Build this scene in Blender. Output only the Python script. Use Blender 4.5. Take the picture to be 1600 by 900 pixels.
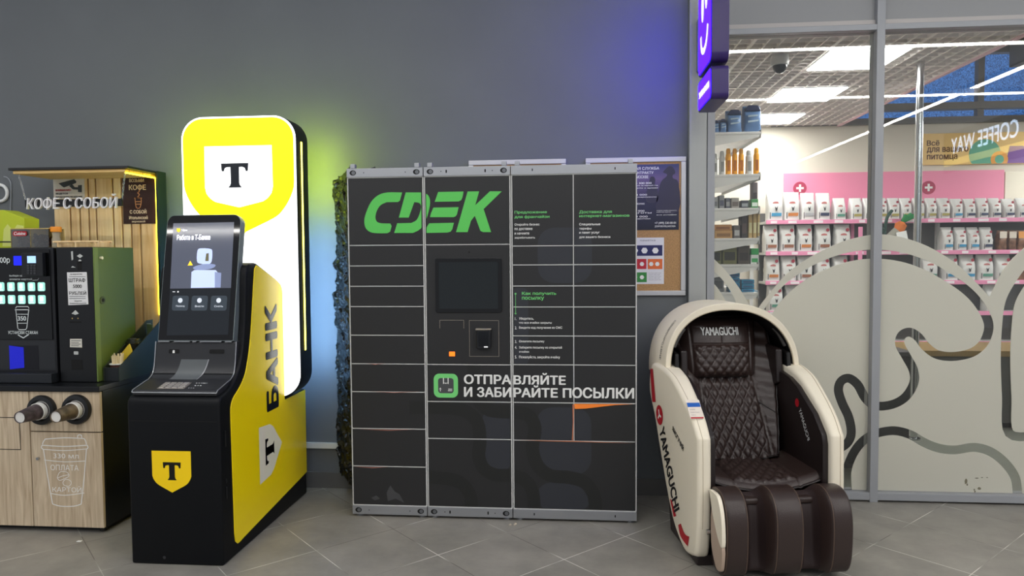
import bpy, bmesh, math, random
from mathutils import Vector, Matrix
from mathutils.geometry import tessellate_polygon, interpolate_bezier, delaunay_2d_cdt
for _o in list(bpy.data.objects): bpy.data.objects.remove(_o)
SC = bpy.context.scene
COL = SC.collection
RND = random.Random(7)
PI = math.pi
# ------------------------------------------------------------------ camera
FPX, CAMP = 1118.0, Vector((0, 0, 1.51))
def _axes(yaw, pitch, roll):
    cy, sy = math.cos(yaw), math.sin(yaw)
    f = Vector((-sy, cy, 0)); r = Vector((cy, sy, 0)); u = Vector((0, 0, 1))
    f2 = f*math.cos(pitch) - u*math.sin(pitch); u2 = u*math.cos(pitch) + f*math.sin(pitch)
    return r*math.cos(roll) + u2*math.sin(roll), u2*math.cos(roll) - r*math.sin(roll), f2
CR, CU, CW = _axes(.09, .0458, -.0071)
cam_d = bpy.data.cameras.new('camera'); cam = bpy.data.objects.new('camera', cam_d); COL.objects.link(cam)
cam.matrix_world = Matrix(((CR.x, CU.x, -CW.x, CAMP.x), (CR.y, CU.y, -CW.y, CAMP.y), (CR.z, CU.z, -CW.z, CAMP.z), (0, 0, 0, 1)))
cam_d.sensor_width = 36.0; cam_d.lens = 36.0*FPX/1600.0; cam_d.clip_start = .05; cam_d.clip_end = 200
SC.camera = cam
# ------------------------------------------------------------------ world, exposure
W = bpy.data.worlds.new('world'); SC.world = W; W.use_nodes = True
W.node_tree.nodes['Background'].inputs[0].default_value = (.88, .92, 1.0, 1)
W.node_tree.nodes['Background'].inputs[1].default_value = .55
SC.view_settings.view_transform = 'Standard'; SC.view_settings.look = 'None'
SC.view_settings.gamma = 1; SC.view_settings.use_curve_mapping = False
SC.view_settings.exposure = 0.0
# light levels of the place (emission strengths)
L_HALL, L_SHOP, L_SHOPLINE = 42.0, 25.0, 24.0
L_PYLON, L_HALO_W, L_HALO_Y, L_SIDE_Y, L_PURPLE, L_CANOPY = 1.9, 68.0, 58.0, 6.0, 14.0, 7.0
# ------------------------------------------------------------------ helpers
def at(px, py, Y):                      # the point of the plane y = Y met by the photograph's pixel
    d = CW + CR*((px-800)/FPX) - CU*((py-450)/FPX)
    return CAMP + d*(Y/d.y)
def onx(px, py, X):
    d = CW + CR*((px-800)/FPX) - CU*((py-450)/FPX)
    return CAMP + d*(X/d.x)
def lin(c):
    return tuple(((v/255)/12.92 if v/255 <= .04045 else ((v/255+.055)/1.055)**2.4) for v in c)
_M = {}
def mat(name, rgb, rough=.5, metal=0, emit=0, ecol=None, spec=.5, coat=0, alpha=1, trans=0, bump=0, bscale=60, var=0, vscale=8, ior=1.45):
    if name in _M: return _M[name]
    m = bpy.data.materials.new(name); m.use_nodes = True; _M[name] = m
    nt = m.node_tree; b = nt.nodes['Principled BSDF']; c = lin(rgb)
    b.inputs['Base Color'].default_value = (*c, 1); b.inputs['Roughness'].default_value = rough
    b.inputs['Metallic'].default_value = metal; b.inputs['Specular IOR Level'].default_value = spec
    b.inputs['Coat Weight'].default_value = coat; b.inputs['IOR'].default_value = ior
    b.inputs['Transmission Weight'].default_value = trans
    if emit:
        b.inputs['Emission Color'].default_value = (*lin(ecol or rgb), 1); b.inputs['Emission Strength'].default_value = emit
    if bump or var:
        tc = nt.nodes.new('ShaderNodeTexCoord')
        if var:
            n = nt.nodes.new('ShaderNodeTexNoise'); n.inputs['Scale'].default_value = vscale; n.inputs['Detail'].default_value = 4
            nt.links.new(tc.outputs['Object'], n.inputs['Vector'])
            r = nt.nodes.new('ShaderNodeValToRGB')
            r.color_ramp.elements[0].position = .3; r.color_ramp.elements[1].position = .7
            r.color_ramp.elements[0].color = (*[v*(1-var) for v in c], 1); r.color_ramp.elements[1].color = (*[min(1, v*(1+var)) for v in c], 1)
            nt.links.new(n.outputs['Fac'], r.inputs['Fac']); nt.links.new(r.outputs['Color'], b.inputs['Base Color'])
        if bump:
            n2 = nt.nodes.new('ShaderNodeTexNoise'); n2.inputs['Scale'].default_value = bscale; n2.inputs['Detail'].default_value = 3
            nt.links.new(tc.outputs['Object'], n2.inputs['Vector'])
            bp = nt.nodes.new('ShaderNodeBump'); bp.inputs['Strength'].default_value = bump; bp.inputs['Distance'].default_value = .004
            nt.links.new(n2.outputs['Fac'], bp.inputs['Height']); nt.links.new(bp.outputs['Normal'], b.inputs['Normal'])
    return m
def emat(name, rgb, s):                 # a lit diffuser, lamp or screen
    return mat(name, rgb, .4, emit=s)
def wood(name, c0, c1, axis='z', scale=1.0, rough=.55):
    if name in _M: return _M[name]
    m = bpy.data.materials.new(name); m.use_nodes = True; _M[name] = m
    nt = m.node_tree; b = nt.nodes['Principled BSDF']; b.inputs['Roughness'].default_value = rough
    tc = nt.nodes.new('ShaderNodeTexCoord'); mp = nt.nodes.new('ShaderNodeMapping')
    s = [14*scale]*3; s['xyz'.index(axis)] = 1.1*scale; mp.inputs['Scale'].default_value = s
    n = nt.nodes.new('ShaderNodeTexNoise'); n.inputs['Scale'].default_value = 2.2; n.inputs['Detail'].default_value = 7; n.inputs['Distortion'].default_value = 1.4
    r = nt.nodes.new('ShaderNodeValToRGB'); r.color_ramp.elements[0].position = .32; r.color_ramp.elements[1].position = .68
    r.color_ramp.elements[0].color = (*lin(c0), 1); r.color_ramp.elements[1].color = (*lin(c1), 1)
    nt.links.new(tc.outputs['Object'], mp.inputs['Vector']); nt.links.new(mp.outputs['Vector'], n.inputs['Vector'])
    nt.links.new(n.outputs['Fac'], r.inputs['Fac']); nt.links.new(r.outputs['Color'], b.inputs['Base Color'])
    return m
def tag(o, label=None, cat=None, group=None, kind=None):
    if label: o['label'] = label
    if cat: o['category'] = cat
    if group: o['group'] = group
    if kind: o['kind'] = kind
    return o
def thing(name, label, cat, loc=(0, 0, 0), group=None, rz=0):
    o = bpy.data.objects.new(name, None); COL.objects.link(o); o.empty_display_size = .1
    o.location = loc; o.rotation_euler = (0, 0, rz)
    o['_m'] = 1
    return tag(o, label, cat, group)
def root_matrix(o):
    while o.parent: o = o.parent
    return Matrix.Translation(o.location) @ o.rotation_euler.to_matrix().to_4x4()
class MB:
    def __init__(s): s.v = []; s.f = []; s.mi = []
    def add(s, v, f, mi=0):
        k = len(s.v); s.v += [tuple(p) for p in v]; s.f += [tuple(i+k for i in q) for q in f]; s.mi += [mi]*len(f); return s
    def addbm(s, bm, mi=0):
        bm.verts.index_update(); s.add([v.co[:] for v in bm.verts], [[v.index for v in f.verts] for f in bm.faces], mi); bm.free(); return s
    def _bev(s, bm, b, seg, mi, ang=.5):
        if b > 0:
            bmesh.ops.recalc_face_normals(bm, faces=bm.faces[:])
            ed = [e for e in bm.edges if len(e.link_faces) == 2 and e.calc_face_angle(0) > ang]
            bmesh.ops.bevel(bm, geom=ed, offset=b, segments=seg, profile=.5, affect='EDGES', clamp_overlap=True)
        return s.addbm(bm, mi)
    def box(s, x0, x1, y0, y1, z0, z1, b=0, seg=2, mi=0):
        v = [(x, y, z) for x in (x0, x1) for y in (y0, y1) for z in (z0, z1)]
        f = [(0, 1, 3, 2), (4, 6, 7, 5), (0, 4, 5, 1), (2, 3, 7, 6), (0, 2, 6, 4), (1, 5, 7, 3)]
        if not b: return s.add(v, f, mi)
        bm = bmesh.new(); vs = [bm.verts.new(p) for p in v]
        for q in f: bm.faces.new([vs[i] for i in q])
        return s._bev(bm, b, seg, mi)
    def prism(s, poly, axis, a0, a1, b=0, seg=2, mi=0, ang=.5):
        def P(p, a): return {'x': (a, p[0], p[1]), 'y': (p[0], a, p[1]), 'z': (p[0], p[1], a)}[axis]
        n = len(poly); bm = bmesh.new()
        A = [bm.verts.new(P(p, a0)) for p in poly]; B = [bm.verts.new(P(p, a1)) for p in poly]
        for i in range(n): bm.faces.new((A[i], A[(i+1) % n], B[(i+1) % n], B[i]))
        if b > 0 or n <= 4:
            bm.faces.new(A[::-1]); bm.faces.new(B); return s._bev(bm, b, seg, mi, ang)
        tr = tessellate_polygon([[Vector((p[0], p[1], 0)) for p in poly]])
        for t in tr:
            try: bm.faces.new([A[i] for i in t]); bm.faces.new([B[i] for i in t])
            except ValueError: pass
        return s.addbm(bm, mi)
    def cyl(s, p0, p1, r0, r1=None, n=20, caps=True, mi=0):
        p0 = Vector(p0); p1 = Vector(p1); r1 = r0 if r1 is None else r1
        w = (p1-p0).normalized(); u = w.orthogonal().normalized(); q = w.cross(u); v = []; f = []
        for p, r in ((p0, r0), (p1, r1)):
            for i in range(n): a = 2*PI*i/n; v.append(p+u*(r*math.cos(a))+q*(r*math.sin(a)))
        for i in range(n): f.append((i, (i+1) % n, n+(i+1) % n, n+i))
        if caps: f += [tuple(range(n))[::-1], tuple(range(n, 2*n))]
        return s.add(v, f, mi)
    def lathe(s, prof, c, n=24, axis=(0, 0, 1), mi=0):
        w = Vector(axis).normalized(); u = w.orthogonal().normalized(); q = w.cross(u); c = Vector(c); v = []; f = []
        for r, h in prof:
            for i in range(n): a = 2*PI*i/n; v.append(c+w*h+u*(r*math.cos(a))+q*(r*math.sin(a)))
        for k in range(len(prof)-1):
            for i in range(n): f.append((k*n+i, k*n+(i+1) % n, (k+1)*n+(i+1) % n, (k+1)*n+i))
        if prof[0][0] > 1e-5: f.append(tuple(range(n))[::-1])
        if prof[-1][0] > 1e-5: f.append(tuple(range((len(prof)-1)*n, len(prof)*n)))
        return s.add(v, f, mi)
    def tube(s, path, r, n=10, mi=0, closed=False):
        P = [Vector(p) for p in path]; v = []; f = []; m = len(P); up = None
        for k, p in enumerate(P):
            t = ((P[(k+1) % m]-P[k-1]) if closed else (P[min(k+1, m-1)]-P[max(k-1, 0)])).normalized()
            if up is None: up = t.orthogonal().normalized()
            up = (up-t*up.dot(t)).normalized(); q = t.cross(up)
            for i in range(n): a = 2*PI*i/n; v.append(p+up*(r*math.cos(a))+q*(r*math.sin(a)))
        for k in range(m if closed else m-1):
            for i in range(n):
                k2 = (k+1) % m; f.append((k*n+i, k*n+(i+1) % n, k2*n+(i+1) % n, k2*n+i))
        if not closed: f += [tuple(range(n))[::-1], tuple(range((m-1)*n, m*n))]
        return s.add(v, f, mi)
    def grid(s, fn, nu, nv, mi=0, cu=False):
        v = [fn(i/nu, j/nv) for j in range(nv+1) for i in range(nu+(0 if cu else 1))]; w = nu if cu else nu+1; f = []
        for j in range(nv):
            for i in range(nu): i2 = (i+1) % w if cu else i+1; f.append((j*w+i, j*w+i2, (j+1)*w+i2, (j+1)*w+i))
        return s.add(v, f, mi)
    def build(s, name, m, parent=None, local=False, smooth=40, recalc=True, weld=False):
        me = bpy.data.meshes.new(name); me.from_pydata(s.v, [], s.f)
        ms = m if isinstance(m, (list, tuple)) else [m]
        for x in ms: me.materials.append(x)
        if len(ms) > 1: me.polygons.foreach_set('material_index', s.mi)
        if recalc or weld:
            bm = bmesh.new(); bm.from_mesh(me)
            if weld: bmesh.ops.remove_doubles(bm, verts=bm.verts[:], dist=1e-5)
            bmesh.ops.recalc_face_normals(bm, faces=bm.faces[:]); bm.to_mesh(me); bm.free()
        me.update()
        if smooth:
            me.polygons.foreach_set('use_smooth', [True]*len(me.polygons)); me.set_sharp_from_angle(angle=math.radians(smooth))
        o = bpy.data.objects.new(name, me); COL.objects.link(o)
        if smooth == 40 and len(s.f) < 3000: wn = o.modifiers.new('weighted', 'WEIGHTED_NORMAL'); wn.keep_sharp = True; wn.weight = 100
        if parent is not None:
            o.parent = parent
            if not local and parent.type == 'EMPTY': o.matrix_parent_inverse = root_matrix(parent).inverted()
        return o
def struct(mb, name, m, parent=None, **k):
    o = mb.build(name, m, parent, **k)
    if parent is None: o['kind'] = 'structure'
    return o
# ---- flat artwork: loops of 2D points -> triangles on a surface
def fill2(loops):
    pts = [Vector((p[0], p[1], 0)) for l in loops for p in l]
    tr = tessellate_polygon([[Vector((p[0], p[1], 0)) for p in l] for l in loops])
    return [(p.x, p.y) for p in pts], [tuple(t) for t in tr]
def clip(poly, x0, x1, z0, z1):
    def cut(P, ins, inter):
        out = []
        for i in range(len(P)):
            a, b = P[i-1], P[i]
            if ins(b):
                if not ins(a): out.append(inter(a, b))
                out.append(b)
            elif ins(a): out.append(inter(a, b))
        return out
    def mk(k, c): return lambda a, b: (lambda t: (a[0]+(b[0]-a[0])*t, a[1]+(b[1]-a[1])*t))((c-a[k])/(b[k]-a[k]))
    for k, c, sg in ((0, x0, 1), (0, x1, -1), (1, z0, 1), (1, z1, -1)):
        if len(poly) < 3: return []
        poly = cut(poly, lambda p: sg*(p[k]-c) >= 0, mk(k, c))
    return poly
def smooth2(pts, n=4, closed=False):    # Catmull-Rom
    out = []; m = len(pts)
    for i in range(m if closed else m-1):
        g = (lambda j: pts[j % m]) if closed else (lambda j: pts[max(0, min(m-1, j))])
        p0, p1, p2, p3 = g(i-1), g(i), g(i+1), g(i+2)
        for k in range(n):
            t = k/n
            out.append(tuple(.5*((2*p1[c])+(-p0[c]+p2[c])*t+(2*p0[c]-5*p1[c]+4*p2[c]-p3[c])*t*t+(-p0[c]+3*p1[c]-3*p2[c]+p3[c])*t**3) for c in range(len(p1))))
    if not closed: out.append(tuple(pts[-1]))
    return out
def ribbon(pts, w):                     # closed outline of a stroke
    L = []; R = []
    for i, p in enumerate(pts):
        a = pts[max(i-1, 0)]; b = pts[min(i+1, len(pts)-1)]; d = Vector((b[0]-a[0], b[1]-a[1])).normalized()
        L.append((p[0]-d.y*w/2, p[1]+d.x*w/2)); R.append((p[0]+d.y*w/2, p[1]-d.x*w/2))
    return L + R[::-1]
def rrect(x0, x1, z0, z1, r, n=5):
    out = []
    for cx, cz, a0 in ((x1-r, z1-r, 0), (x0+r, z1-r, 90), (x0+r, z0+r, 180), (x1-r, z0+r, 270)):
        for i in range(n+1):
            a = math.radians(a0+90*i/n); out.append((cx+r*math.cos(a), cz+r*math.sin(a)))
    return out
def disc2(cx, cz, r, n=20, ry=None): return [(cx+r*math.cos(2*PI*i/n), cz+(ry or r)*math.sin(2*PI*i/n)) for i in range(n)]
_TX = {}
def fill_cdt(loops):                    # outlines that may touch or cross themselves
    pts = []; ed = []
    for l in loops:
        n0 = len(pts); pts += [Vector(p) for p in l]; ed += [(n0+i, n0+(i+1) % len(l)) for i in range(len(l))]
    r = delaunay_2d_cdt(pts, ed, [], 0, 1e-6); V = [(p.x, p.y) for p in r[0]]; F = []
    for q in r[2]:
        cx = sum(V[i][0] for i in q)/len(q); cy = sum(V[i][1] for i in q)/len(q); w = 0
        for l in loops:
            for i in range(len(l)):
                a, b = l[i-1], l[i]
                if (a[1] <= cy) != (b[1] <= cy) and cx < (b[0]-a[0])*(cy-a[1])/(b[1]-a[1])+a[0]: w += 1 if b[1] > a[1] else -1
        if w: F.append(tuple(q))
    return V, F
def text2(body, bold=0.0, shear=0.0):   # every contour of a letter filled on its own (letters drawn with overlapping strokes stay solid)
    k = (body, shear)
    if k in _TX: return _TX[k]
    cu = bpy.data.curves.new('t', 'FONT'); cu.body = body; cu.shear = shear; cu.space_line = .95
    o = bpy.data.objects.new('t', cu); COL.objects.link(o); bpy.context.view_layer.update(); dg = bpy.context.evaluated_depsgraph_get()
    cv = o.evaluated_get(dg).to_curve(dg); L = []
    for sp in cv.splines:
        bp = sp.bezier_points; P = []
        for i in range(len(bp)):
            a, b = bp[i], bp[(i+1) % len(bp)]
            ch = (b.co-a.co).normalized(); straight = all((h-a.co-ch*(h-a.co).dot(ch)).length < 1e-4 for h in (a.handle_right, b.handle_left))
            q = [a.co, b.co] if straight else interpolate_bezier(a.co, a.handle_right, b.handle_left, b.co, 6)
            P += [(p.x, p.y) for p in q[:-1]]
        R = []
        for p in P:
            if not R or abs(p[0]-R[-1][0])+abs(p[1]-R[-1][1]) > 1e-4: R.append(p)
        if len(R) > 2: L.append(R)
    bpy.data.objects.remove(o); bpy.data.curves.remove(cu)
    ar = lambda P: .5*sum(P[i-1][0]*P[i][1]-P[i][0]*P[i-1][1] for i in range(len(P)))
    def inside(p, P):
        c = False
        for i in range(len(P)):
            a, b = P[i-1], P[i]
            if (a[1] > p[1]) != (b[1] > p[1]) and p[0] < (b[0]-a[0])*(p[1]-a[1])/(b[1]-a[1])+a[0]: c = not c
        return c
    A_ = [ar(P) for P in L]; own = {}
    for j in range(len(L)):
        for i in range(len(L)):
            if i != j and A_[i]*A_[j] < 0 and abs(A_[j]) < abs(A_[i]) and all(inside(q, L[i]) for q in L[j]) and (j not in own or abs(A_[i]) < abs(A_[own[j]])): own[j] = i
    V = []; F = []; lay = 0
    for i, P in enumerate(L):
        if i in own: continue
        v, f = fill_cdt([P]+[L[j] for j in own if own[j] == i]); n0 = len(V); lay = (lay+1) % 5
        V += [(p[0], p[1], lay) for p in v]; F += [tuple(t+n0 for t in q) for q in f]
    _TX[k] = (V, F); return _TX[k]
def fit(vf, x0, x1, z0, z1=None):       # scale artwork into a rectangle (z1 None keeps its proportions)
    v, f = vf
    if not v: return vf
    a0 = min(p[0] for p in v); a1 = max(p[0] for p in v); b0 = min(p[1] for p in v); b1 = max(p[1] for p in v)
    sx = (x1-x0)/max(a1-a0, 1e-6); sz = sx if z1 is None else (z1-z0)/max(b1-b0, 1e-6)
    return [(x0+(p[0]-a0)*sx, z0+(p[1]-b0)*sz)+tuple(p[2:]) for p in v], f
class Art:                              # collects flat artwork on one plane: point = o + u*a + v*b
    def __init__(s, o, u, v, off=.0008):
        s.u = Vector(u).normalized(); s.vv = Vector(v).normalized(); s.n = s.u.cross(s.vv); s.o = Vector(o)+s.n*off; s.mb = MB()
    def put(s, vf, mi=0, lift=0):
        v, f = vf; s.mb.add([s.o+s.u*p[0]+s.vv*p[1]+s.n*(lift+(p[2]*.00003 if len(p) > 2 else 0)) for p in v], f, mi); return s
    def loops(s, *l, mi=0, lift=0): return s.put(fill2(l), mi, lift)
    def text(s, body, x0, x1, z0, z1=None, bold=0, shear=0, mi=0, lift=0):
        v, f = text2(body, 0, shear)
        if not v: return s
        d = bold*1.1; e = bold*.7                                     # heavier strokes: shifted copies, each a hair in front of the last
        V = []; K = []
        offs = [(0, 0)] if bold < .005 else [(-d, -e), (d, e), (-d, e), (d, -e)] if bold < .025 else [(d*math.cos(q*PI/4), e*math.sin(q*PI/4)) for q in range(8)]+[(0, 0)]
        for k, (a, b) in enumerate(offs):
            n0 = len(V); V += [(p[0]+a, p[1]+b, p[2]) for p in v]; K += [(tuple(i+n0 for i in q), k) for q in f]
        V, _ = fit((V, []), x0, x1, z0, z1); n1 = len(v)
        for k in range(len(offs)): s.put((V[k*n1:(k+1)*n1], f), mi, lift+k*.00016)
        return s
    def build(s, name, m, parent, **k): return s.mb.build(name, m, parent, smooth=0, recalc=False, **k)
def front(Y, off=.0008): return Art((0, Y, 0), (1, 0, 0), (0, 0, 1), off)     # faces the camera side (-y)
def pz(pts, Y): return [(q.x, q.z) for q in (at(a, b, Y) for a, b in pts)]
def px2(vf_or, Y): return pz(vf_or, Y)
def line_px(A, body, p0, p1, y0, y1, Y, **k):   # text between pixel columns p0..p1 and rows y0 (top) .. y1 (bottom)
    a = at(p0, y1, Y); b = at(p1, y0, Y); A.text(body, a.x, b.x, a.z, b.z, **k)
def copy_tree(o, parent=None):
    c = o.copy(); COL.objects.link(c)
    if parent is not None: c.parent = parent; c.matrix_parent_inverse = o.matrix_parent_inverse.copy()
    for ch in [x for x in bpy.data.objects if x.parent == o]: copy_tree(ch, c)
    return c
# ------------------------------------------------------------------ common materials
M_BLACK = mat('black_plastic', (22, 23, 25), .42)
M_SATIN = mat('black_satin_metal', (12, 14, 17), .5, spec=.22)
M_GLOSS = mat('black_gloss', (8, 8, 10), .08)
M_ALU = mat('aluminium', (168, 170, 174), .38, metal=.75)
M_ALUD = mat('grey_profile', (126, 130, 136), .42, metal=.35)
M_WHITE = mat('white_print', (235, 235, 232), .5)
M_STEEL = mat('steel', (190, 192, 195), .2, metal=1)
M_YEL = mat('yellow_panel', (255, 214, 0), .32)
M_DARKHOLE = mat('dark_recess', (10, 10, 11), .8)
# ================================================================== the setting
YW = 4.49
m_wall = mat('painted_grey_wall', (104, 108, 111), .55, var=.05, vscale=2, bump=.12, bscale=300)
struct(MB().box(-7, .68, YW, YW+.12, 0, 4.2), 'wall_back', m_wall)
# floor: grey porcelain tiles laid on the diagonal
def tile_mat():
    m = bpy.data.materials.new('grey_diagonal_tiles'); m.use_nodes = True; nt = m.node_tree; b = nt.nodes['Principled BSDF']; N = nt.nodes.new; Lk = nt.links.new
    tc = N('ShaderNodeTexCoord'); sub = N('ShaderNodeVectorMath'); sub.operation = 'SUBTRACT'; sub.inputs[1].default_value = (-1.6514, 3.829, 0)
    Lk(tc.outputs['Object'], sub.inputs[0]); th = .7966; ms = []; cells = []
    for d in ((math.cos(th), -math.sin(th), 0), (math.sin(th), math.cos(th), 0)):
        dt = N('ShaderNodeVectorMath'); dt.operation = 'DOT_PRODUCT'; dt.inputs[1].default_value = d; Lk(sub.outputs[0], dt.inputs[0])
        dv = N('ShaderNodeMath'); dv.operation = 'DIVIDE'; dv.inputs[1].default_value = .4497; Lk(dt.outputs['Value'], dv.inputs[0])
        pp = N('ShaderNodeMath'); pp.operation = 'PINGPONG'; pp.inputs[1].default_value = .5; Lk(dv.outputs[0], pp.inputs[0])
        lt = N('ShaderNodeMath'); lt.operation = 'LESS_THAN'; lt.inputs[1].default_value = .0042; Lk(pp.outputs[0], lt.inputs[0]); ms.append(lt)
        fl = N('ShaderNodeMath'); fl.operation = 'FLOOR'; Lk(dv.outputs[0], fl.inputs[0]); cells.append(fl)
    mx = N('ShaderNodeMath'); mx.operation = 'MAXIMUM'; Lk(ms[0].outputs[0], mx.inputs[0]); Lk(ms[1].outputs[0], mx.inputs[1])
    cv = N('ShaderNodeCombineXYZ'); Lk(cells[0].outputs[0], cv.inputs[0]); Lk(cells[1].outputs[0], cv.inputs[1])
    wn = N('ShaderNodeTexWhiteNoise'); Lk(cv.outputs[0], wn.inputs['Vector'])
    n = N('ShaderNodeTexNoise'); n.inputs['Scale'].default_value = 3.5; n.inputs['Detail'].default_value = 8; n.inputs['Roughness'].default_value = .65; Lk(tc.outputs['Object'], n.inputs['Vector'])
    ad = N('ShaderNodeMath'); ad.operation = 'MULTIPLY_ADD'; ad.inputs[1].default_value = .10; Lk(wn.outputs['Value'], ad.inputs[0]); Lk(n.outputs['Fac'], ad.inputs[2])
    r = N('ShaderNodeValToRGB'); r.color_ramp.elements[0].position = .3; r.color_ramp.elements[1].position = .82
    r.color_ramp.elements[0].color = (*lin((120, 117, 110)), 1); r.color_ramp.elements[1].color = (*lin((157, 152, 143)), 1); Lk(ad.outputs[0], r.inputs['Fac'])
    n2 = N('ShaderNodeTexNoise'); n2.inputs['Scale'].default_value = 2.2; Lk(tc.outputs['Object'], n2.inputs['Vector'])
    r2 = N('ShaderNodeValToRGB'); r2.color_ramp.elements[0].position = .44; r2.color_ramp.elements[1].position = .56
    r2.color_ramp.elements[0].color = (*lin((84, 78, 72)), 1); r2.color_ramp.elements[1].color = (*lin((226, 223, 214)), 1); Lk(n2.outputs['Fac'], r2.inputs['Fac'])
    mix = N('ShaderNodeMix'); mix.data_type = 'RGBA'; Lk(mx.outputs[0], mix.inputs['Factor']); Lk(r.outputs['Color'], mix.inputs['A']); Lk(r2.outputs['Color'], mix.inputs['B'])
    Lk(mix.outputs['Result'], b.inputs['Base Color']); b.inputs['Roughness'].default_value = .38
    bp = N('ShaderNodeBump'); bp.inputs['Strength'].default_value = .15; bp.inputs['Distance'].default_value = .003; Lk(n.outputs['Fac'], bp.inputs['Height']); Lk(bp.outputs['Normal'], b.inputs['Normal'])
    return m
struct(MB().box(-8, 9, -6, YW+.06, -.05, 0), 'floor', tile_mat())
struct(MB().box(.62, 12, YW+.06, 9.2, -.05, 0), 'floor_shop', mat('shop_floor', (128, 130, 120), .3, var=.05))
m_base = mat('grey_baseboard_tile', (98, 97, 95), .4, var=.08, vscale=6)
struct(MB().box(-7, .66, YW-.012, YW, 0, .105, .002), 'baseboard_back', m_base)
# cable raceway on the wall between pylon kiosk and lockers
rw = MB(); rw.box(-2.3, -1.25, YW-.022, YW, .262, .30, .004)
struct(rw, 'trim_1', mat('white_raceway', (214, 214, 208), .4))
# silver post and partition frame
post = MB(); post.box(.682, .786, YW-.05, YW+.1, 0, 4.2, .004); post.box(.786, .79, YW-.03, YW+.08, 0, 4.2)
struct(post, 'trim_2', mat('satin_silver_post', (166, 168, 166), .4, metal=.3))
fr = mat('grey_aluminium_frame', (156, 158, 162), .42, metal=.2)
def bar(n, *a): struct(MB().box(*a, .004), n, fr)
bar('trim_3', .79, .835, YW-.048, YW+.062, 0, 4.2)
bar('trim_4', 1.763, 1.811, YW-.048, YW+.062, 0, 4.2)
bar('trim_5', .835, 6, YW-.045, YW+.06, .012, .058)
bar('trim_6', .835, 6, YW-.045, YW+.06, 2.818, 2.853)
bar('trim_7', 5.95, 6, YW-.045, YW+.06, .058, 4.2)
up = MB().box(.835, 5.95, YW-.01, YW+.03, 2.853, 4.2)
struct(up, 'trim_8', mat('grey_upper_panel', (150, 151, 152), .35))
struct(MB().box(.835, 5.95, YW-.02, YW+.04, 2.853, 2.885, .003), 'trim_9', mat('pale_panel_strip', (190, 184, 180), .4))
# glass: clear panes with a frosted film that leaves curved clear lines
def glass_mat():
    m = bpy.data.materials.new('clear_glass'); m.use_nodes = True; nt = m.node_tree; nt.nodes.remove(nt.nodes['Principled BSDF'])
    o = nt.nodes['Material Output']; t = nt.nodes.new('ShaderNodeBsdfTransparent'); t.inputs[0].default_value = (.97, .985, .975, 1)
    g = nt.nodes.new('ShaderNodeBsdfGlossy'); g.inputs['Roughness'].default_value = .0
    f = nt.nodes.new('ShaderNodeFresnel'); f.inputs[0].default_value = 1.5; mx = nt.nodes.new('ShaderNodeMixShader')
    nt.links.new(f.outputs[0], mx.inputs[0]); nt.links.new(t.outputs[0], mx.inputs[1]); nt.links.new(g.outputs[0], mx.inputs[2]); nt.links.new(mx.outputs[0], o.inputs[0])
    return m
def frost_mat():
    m = bpy.data.materials.new('frosted_film'); m.use_nodes = True; nt = m.node_tree; nt.nodes.remove(nt.nodes['Principled BSDF'])
    o = nt.nodes['Material Output']; d = nt.nodes.new('ShaderNodeBsdfDiffuse'); d.inputs[0].default_value = (*lin((234, 231, 216)), 1)
    t = nt.nodes.new('ShaderNodeBsdfTranslucent'); t.inputs[0].default_value = (*lin((248, 246, 236)), 1); mx = nt.nodes.new('ShaderNodeMixShader'); mx.inputs[0].default_value = .40
    g = nt.nodes.new('ShaderNodeBsdfGlossy'); g.inputs['Roughness'].default_value = .28; m2 = nt.nodes.new('ShaderNodeMixShader'); f = nt.nodes.new('ShaderNodeFresnel')
    nt.links.new(d.outputs[0], mx.inputs[1]); nt.links.new(t.outputs[0], mx.inputs[2]); nt.links.new(f.outputs[0], m2.inputs[0])
    nt.links.new(mx.outputs[0], m2.inputs[1]); nt.links.new(g.outputs[0], m2.inputs[2]); nt.links.new(m2.outputs[0], o.inputs[0]); return m
M_GLASS = glass_mat(); M_FROST = frost_mat()
w1 = struct(MB().box(.835, 1.763, YW+.002, YW+.010, .058, 2.818), 'window_1', M_GLASS)
w2 = struct(MB().box(1.811, 5.95, YW+.002, YW+.010, .058, 2.818), 'window_2', M_GLASS)
YF = YW-.001
strokes = [
 [(1200, 487), (1215, 466), (1240, 442), (1275, 420), (1320, 403), (1365, 397), (1410, 402), (1450, 416), (1485, 436), (1508, 452), (1526, 470), (1540, 492), (1545, 512), (1538, 534), (1524, 548), (1505, 555), (1482, 557), (1462, 553), (1446, 541), (1434, 526), (1421, 519), (1409, 524), (1406, 538), (1416, 557), (1427, 578), (1428, 598), (1415, 620), (1394, 632), (1368, 634), (1352, 622), (1340, 601), (1326, 591), (1314, 596), (1310, 610), (1316, 630), (1326, 652), (1330, 676), (1324, 692), (1308, 702), (1285, 706)],
 [(1324, 768), (1323, 738), (1330, 715), (1341, 697), (1355, 684), (1374, 676), (1398, 673), (1422, 679), (1443, 691), (1466, 700), (1492, 703), (1522, 699), (1548, 706), (1570, 723), (1586, 746), (1590, 774)],
 [(1612, 418), (1592, 446), (1578, 474), (1573, 512), (1571, 560), (1573, 620), (1577, 677), (1620, 681)],
 [(1096, 418), (1114, 432), (1130, 450), (1144, 476), (1150, 500)]]
edge = [(1090, 380), (1113, 402), (1135, 424), (1155, 450), (1172, 478), (1180, 490), (1187, 478), (1205, 455), (1230, 427), (1262, 404), (1300, 384), (1335, 372), (1372, 366), (1410, 371), (1450, 385), (1490, 409), (1520, 436), (1546, 464), (1566, 424), (1590, 396), (1620, 372)]
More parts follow.
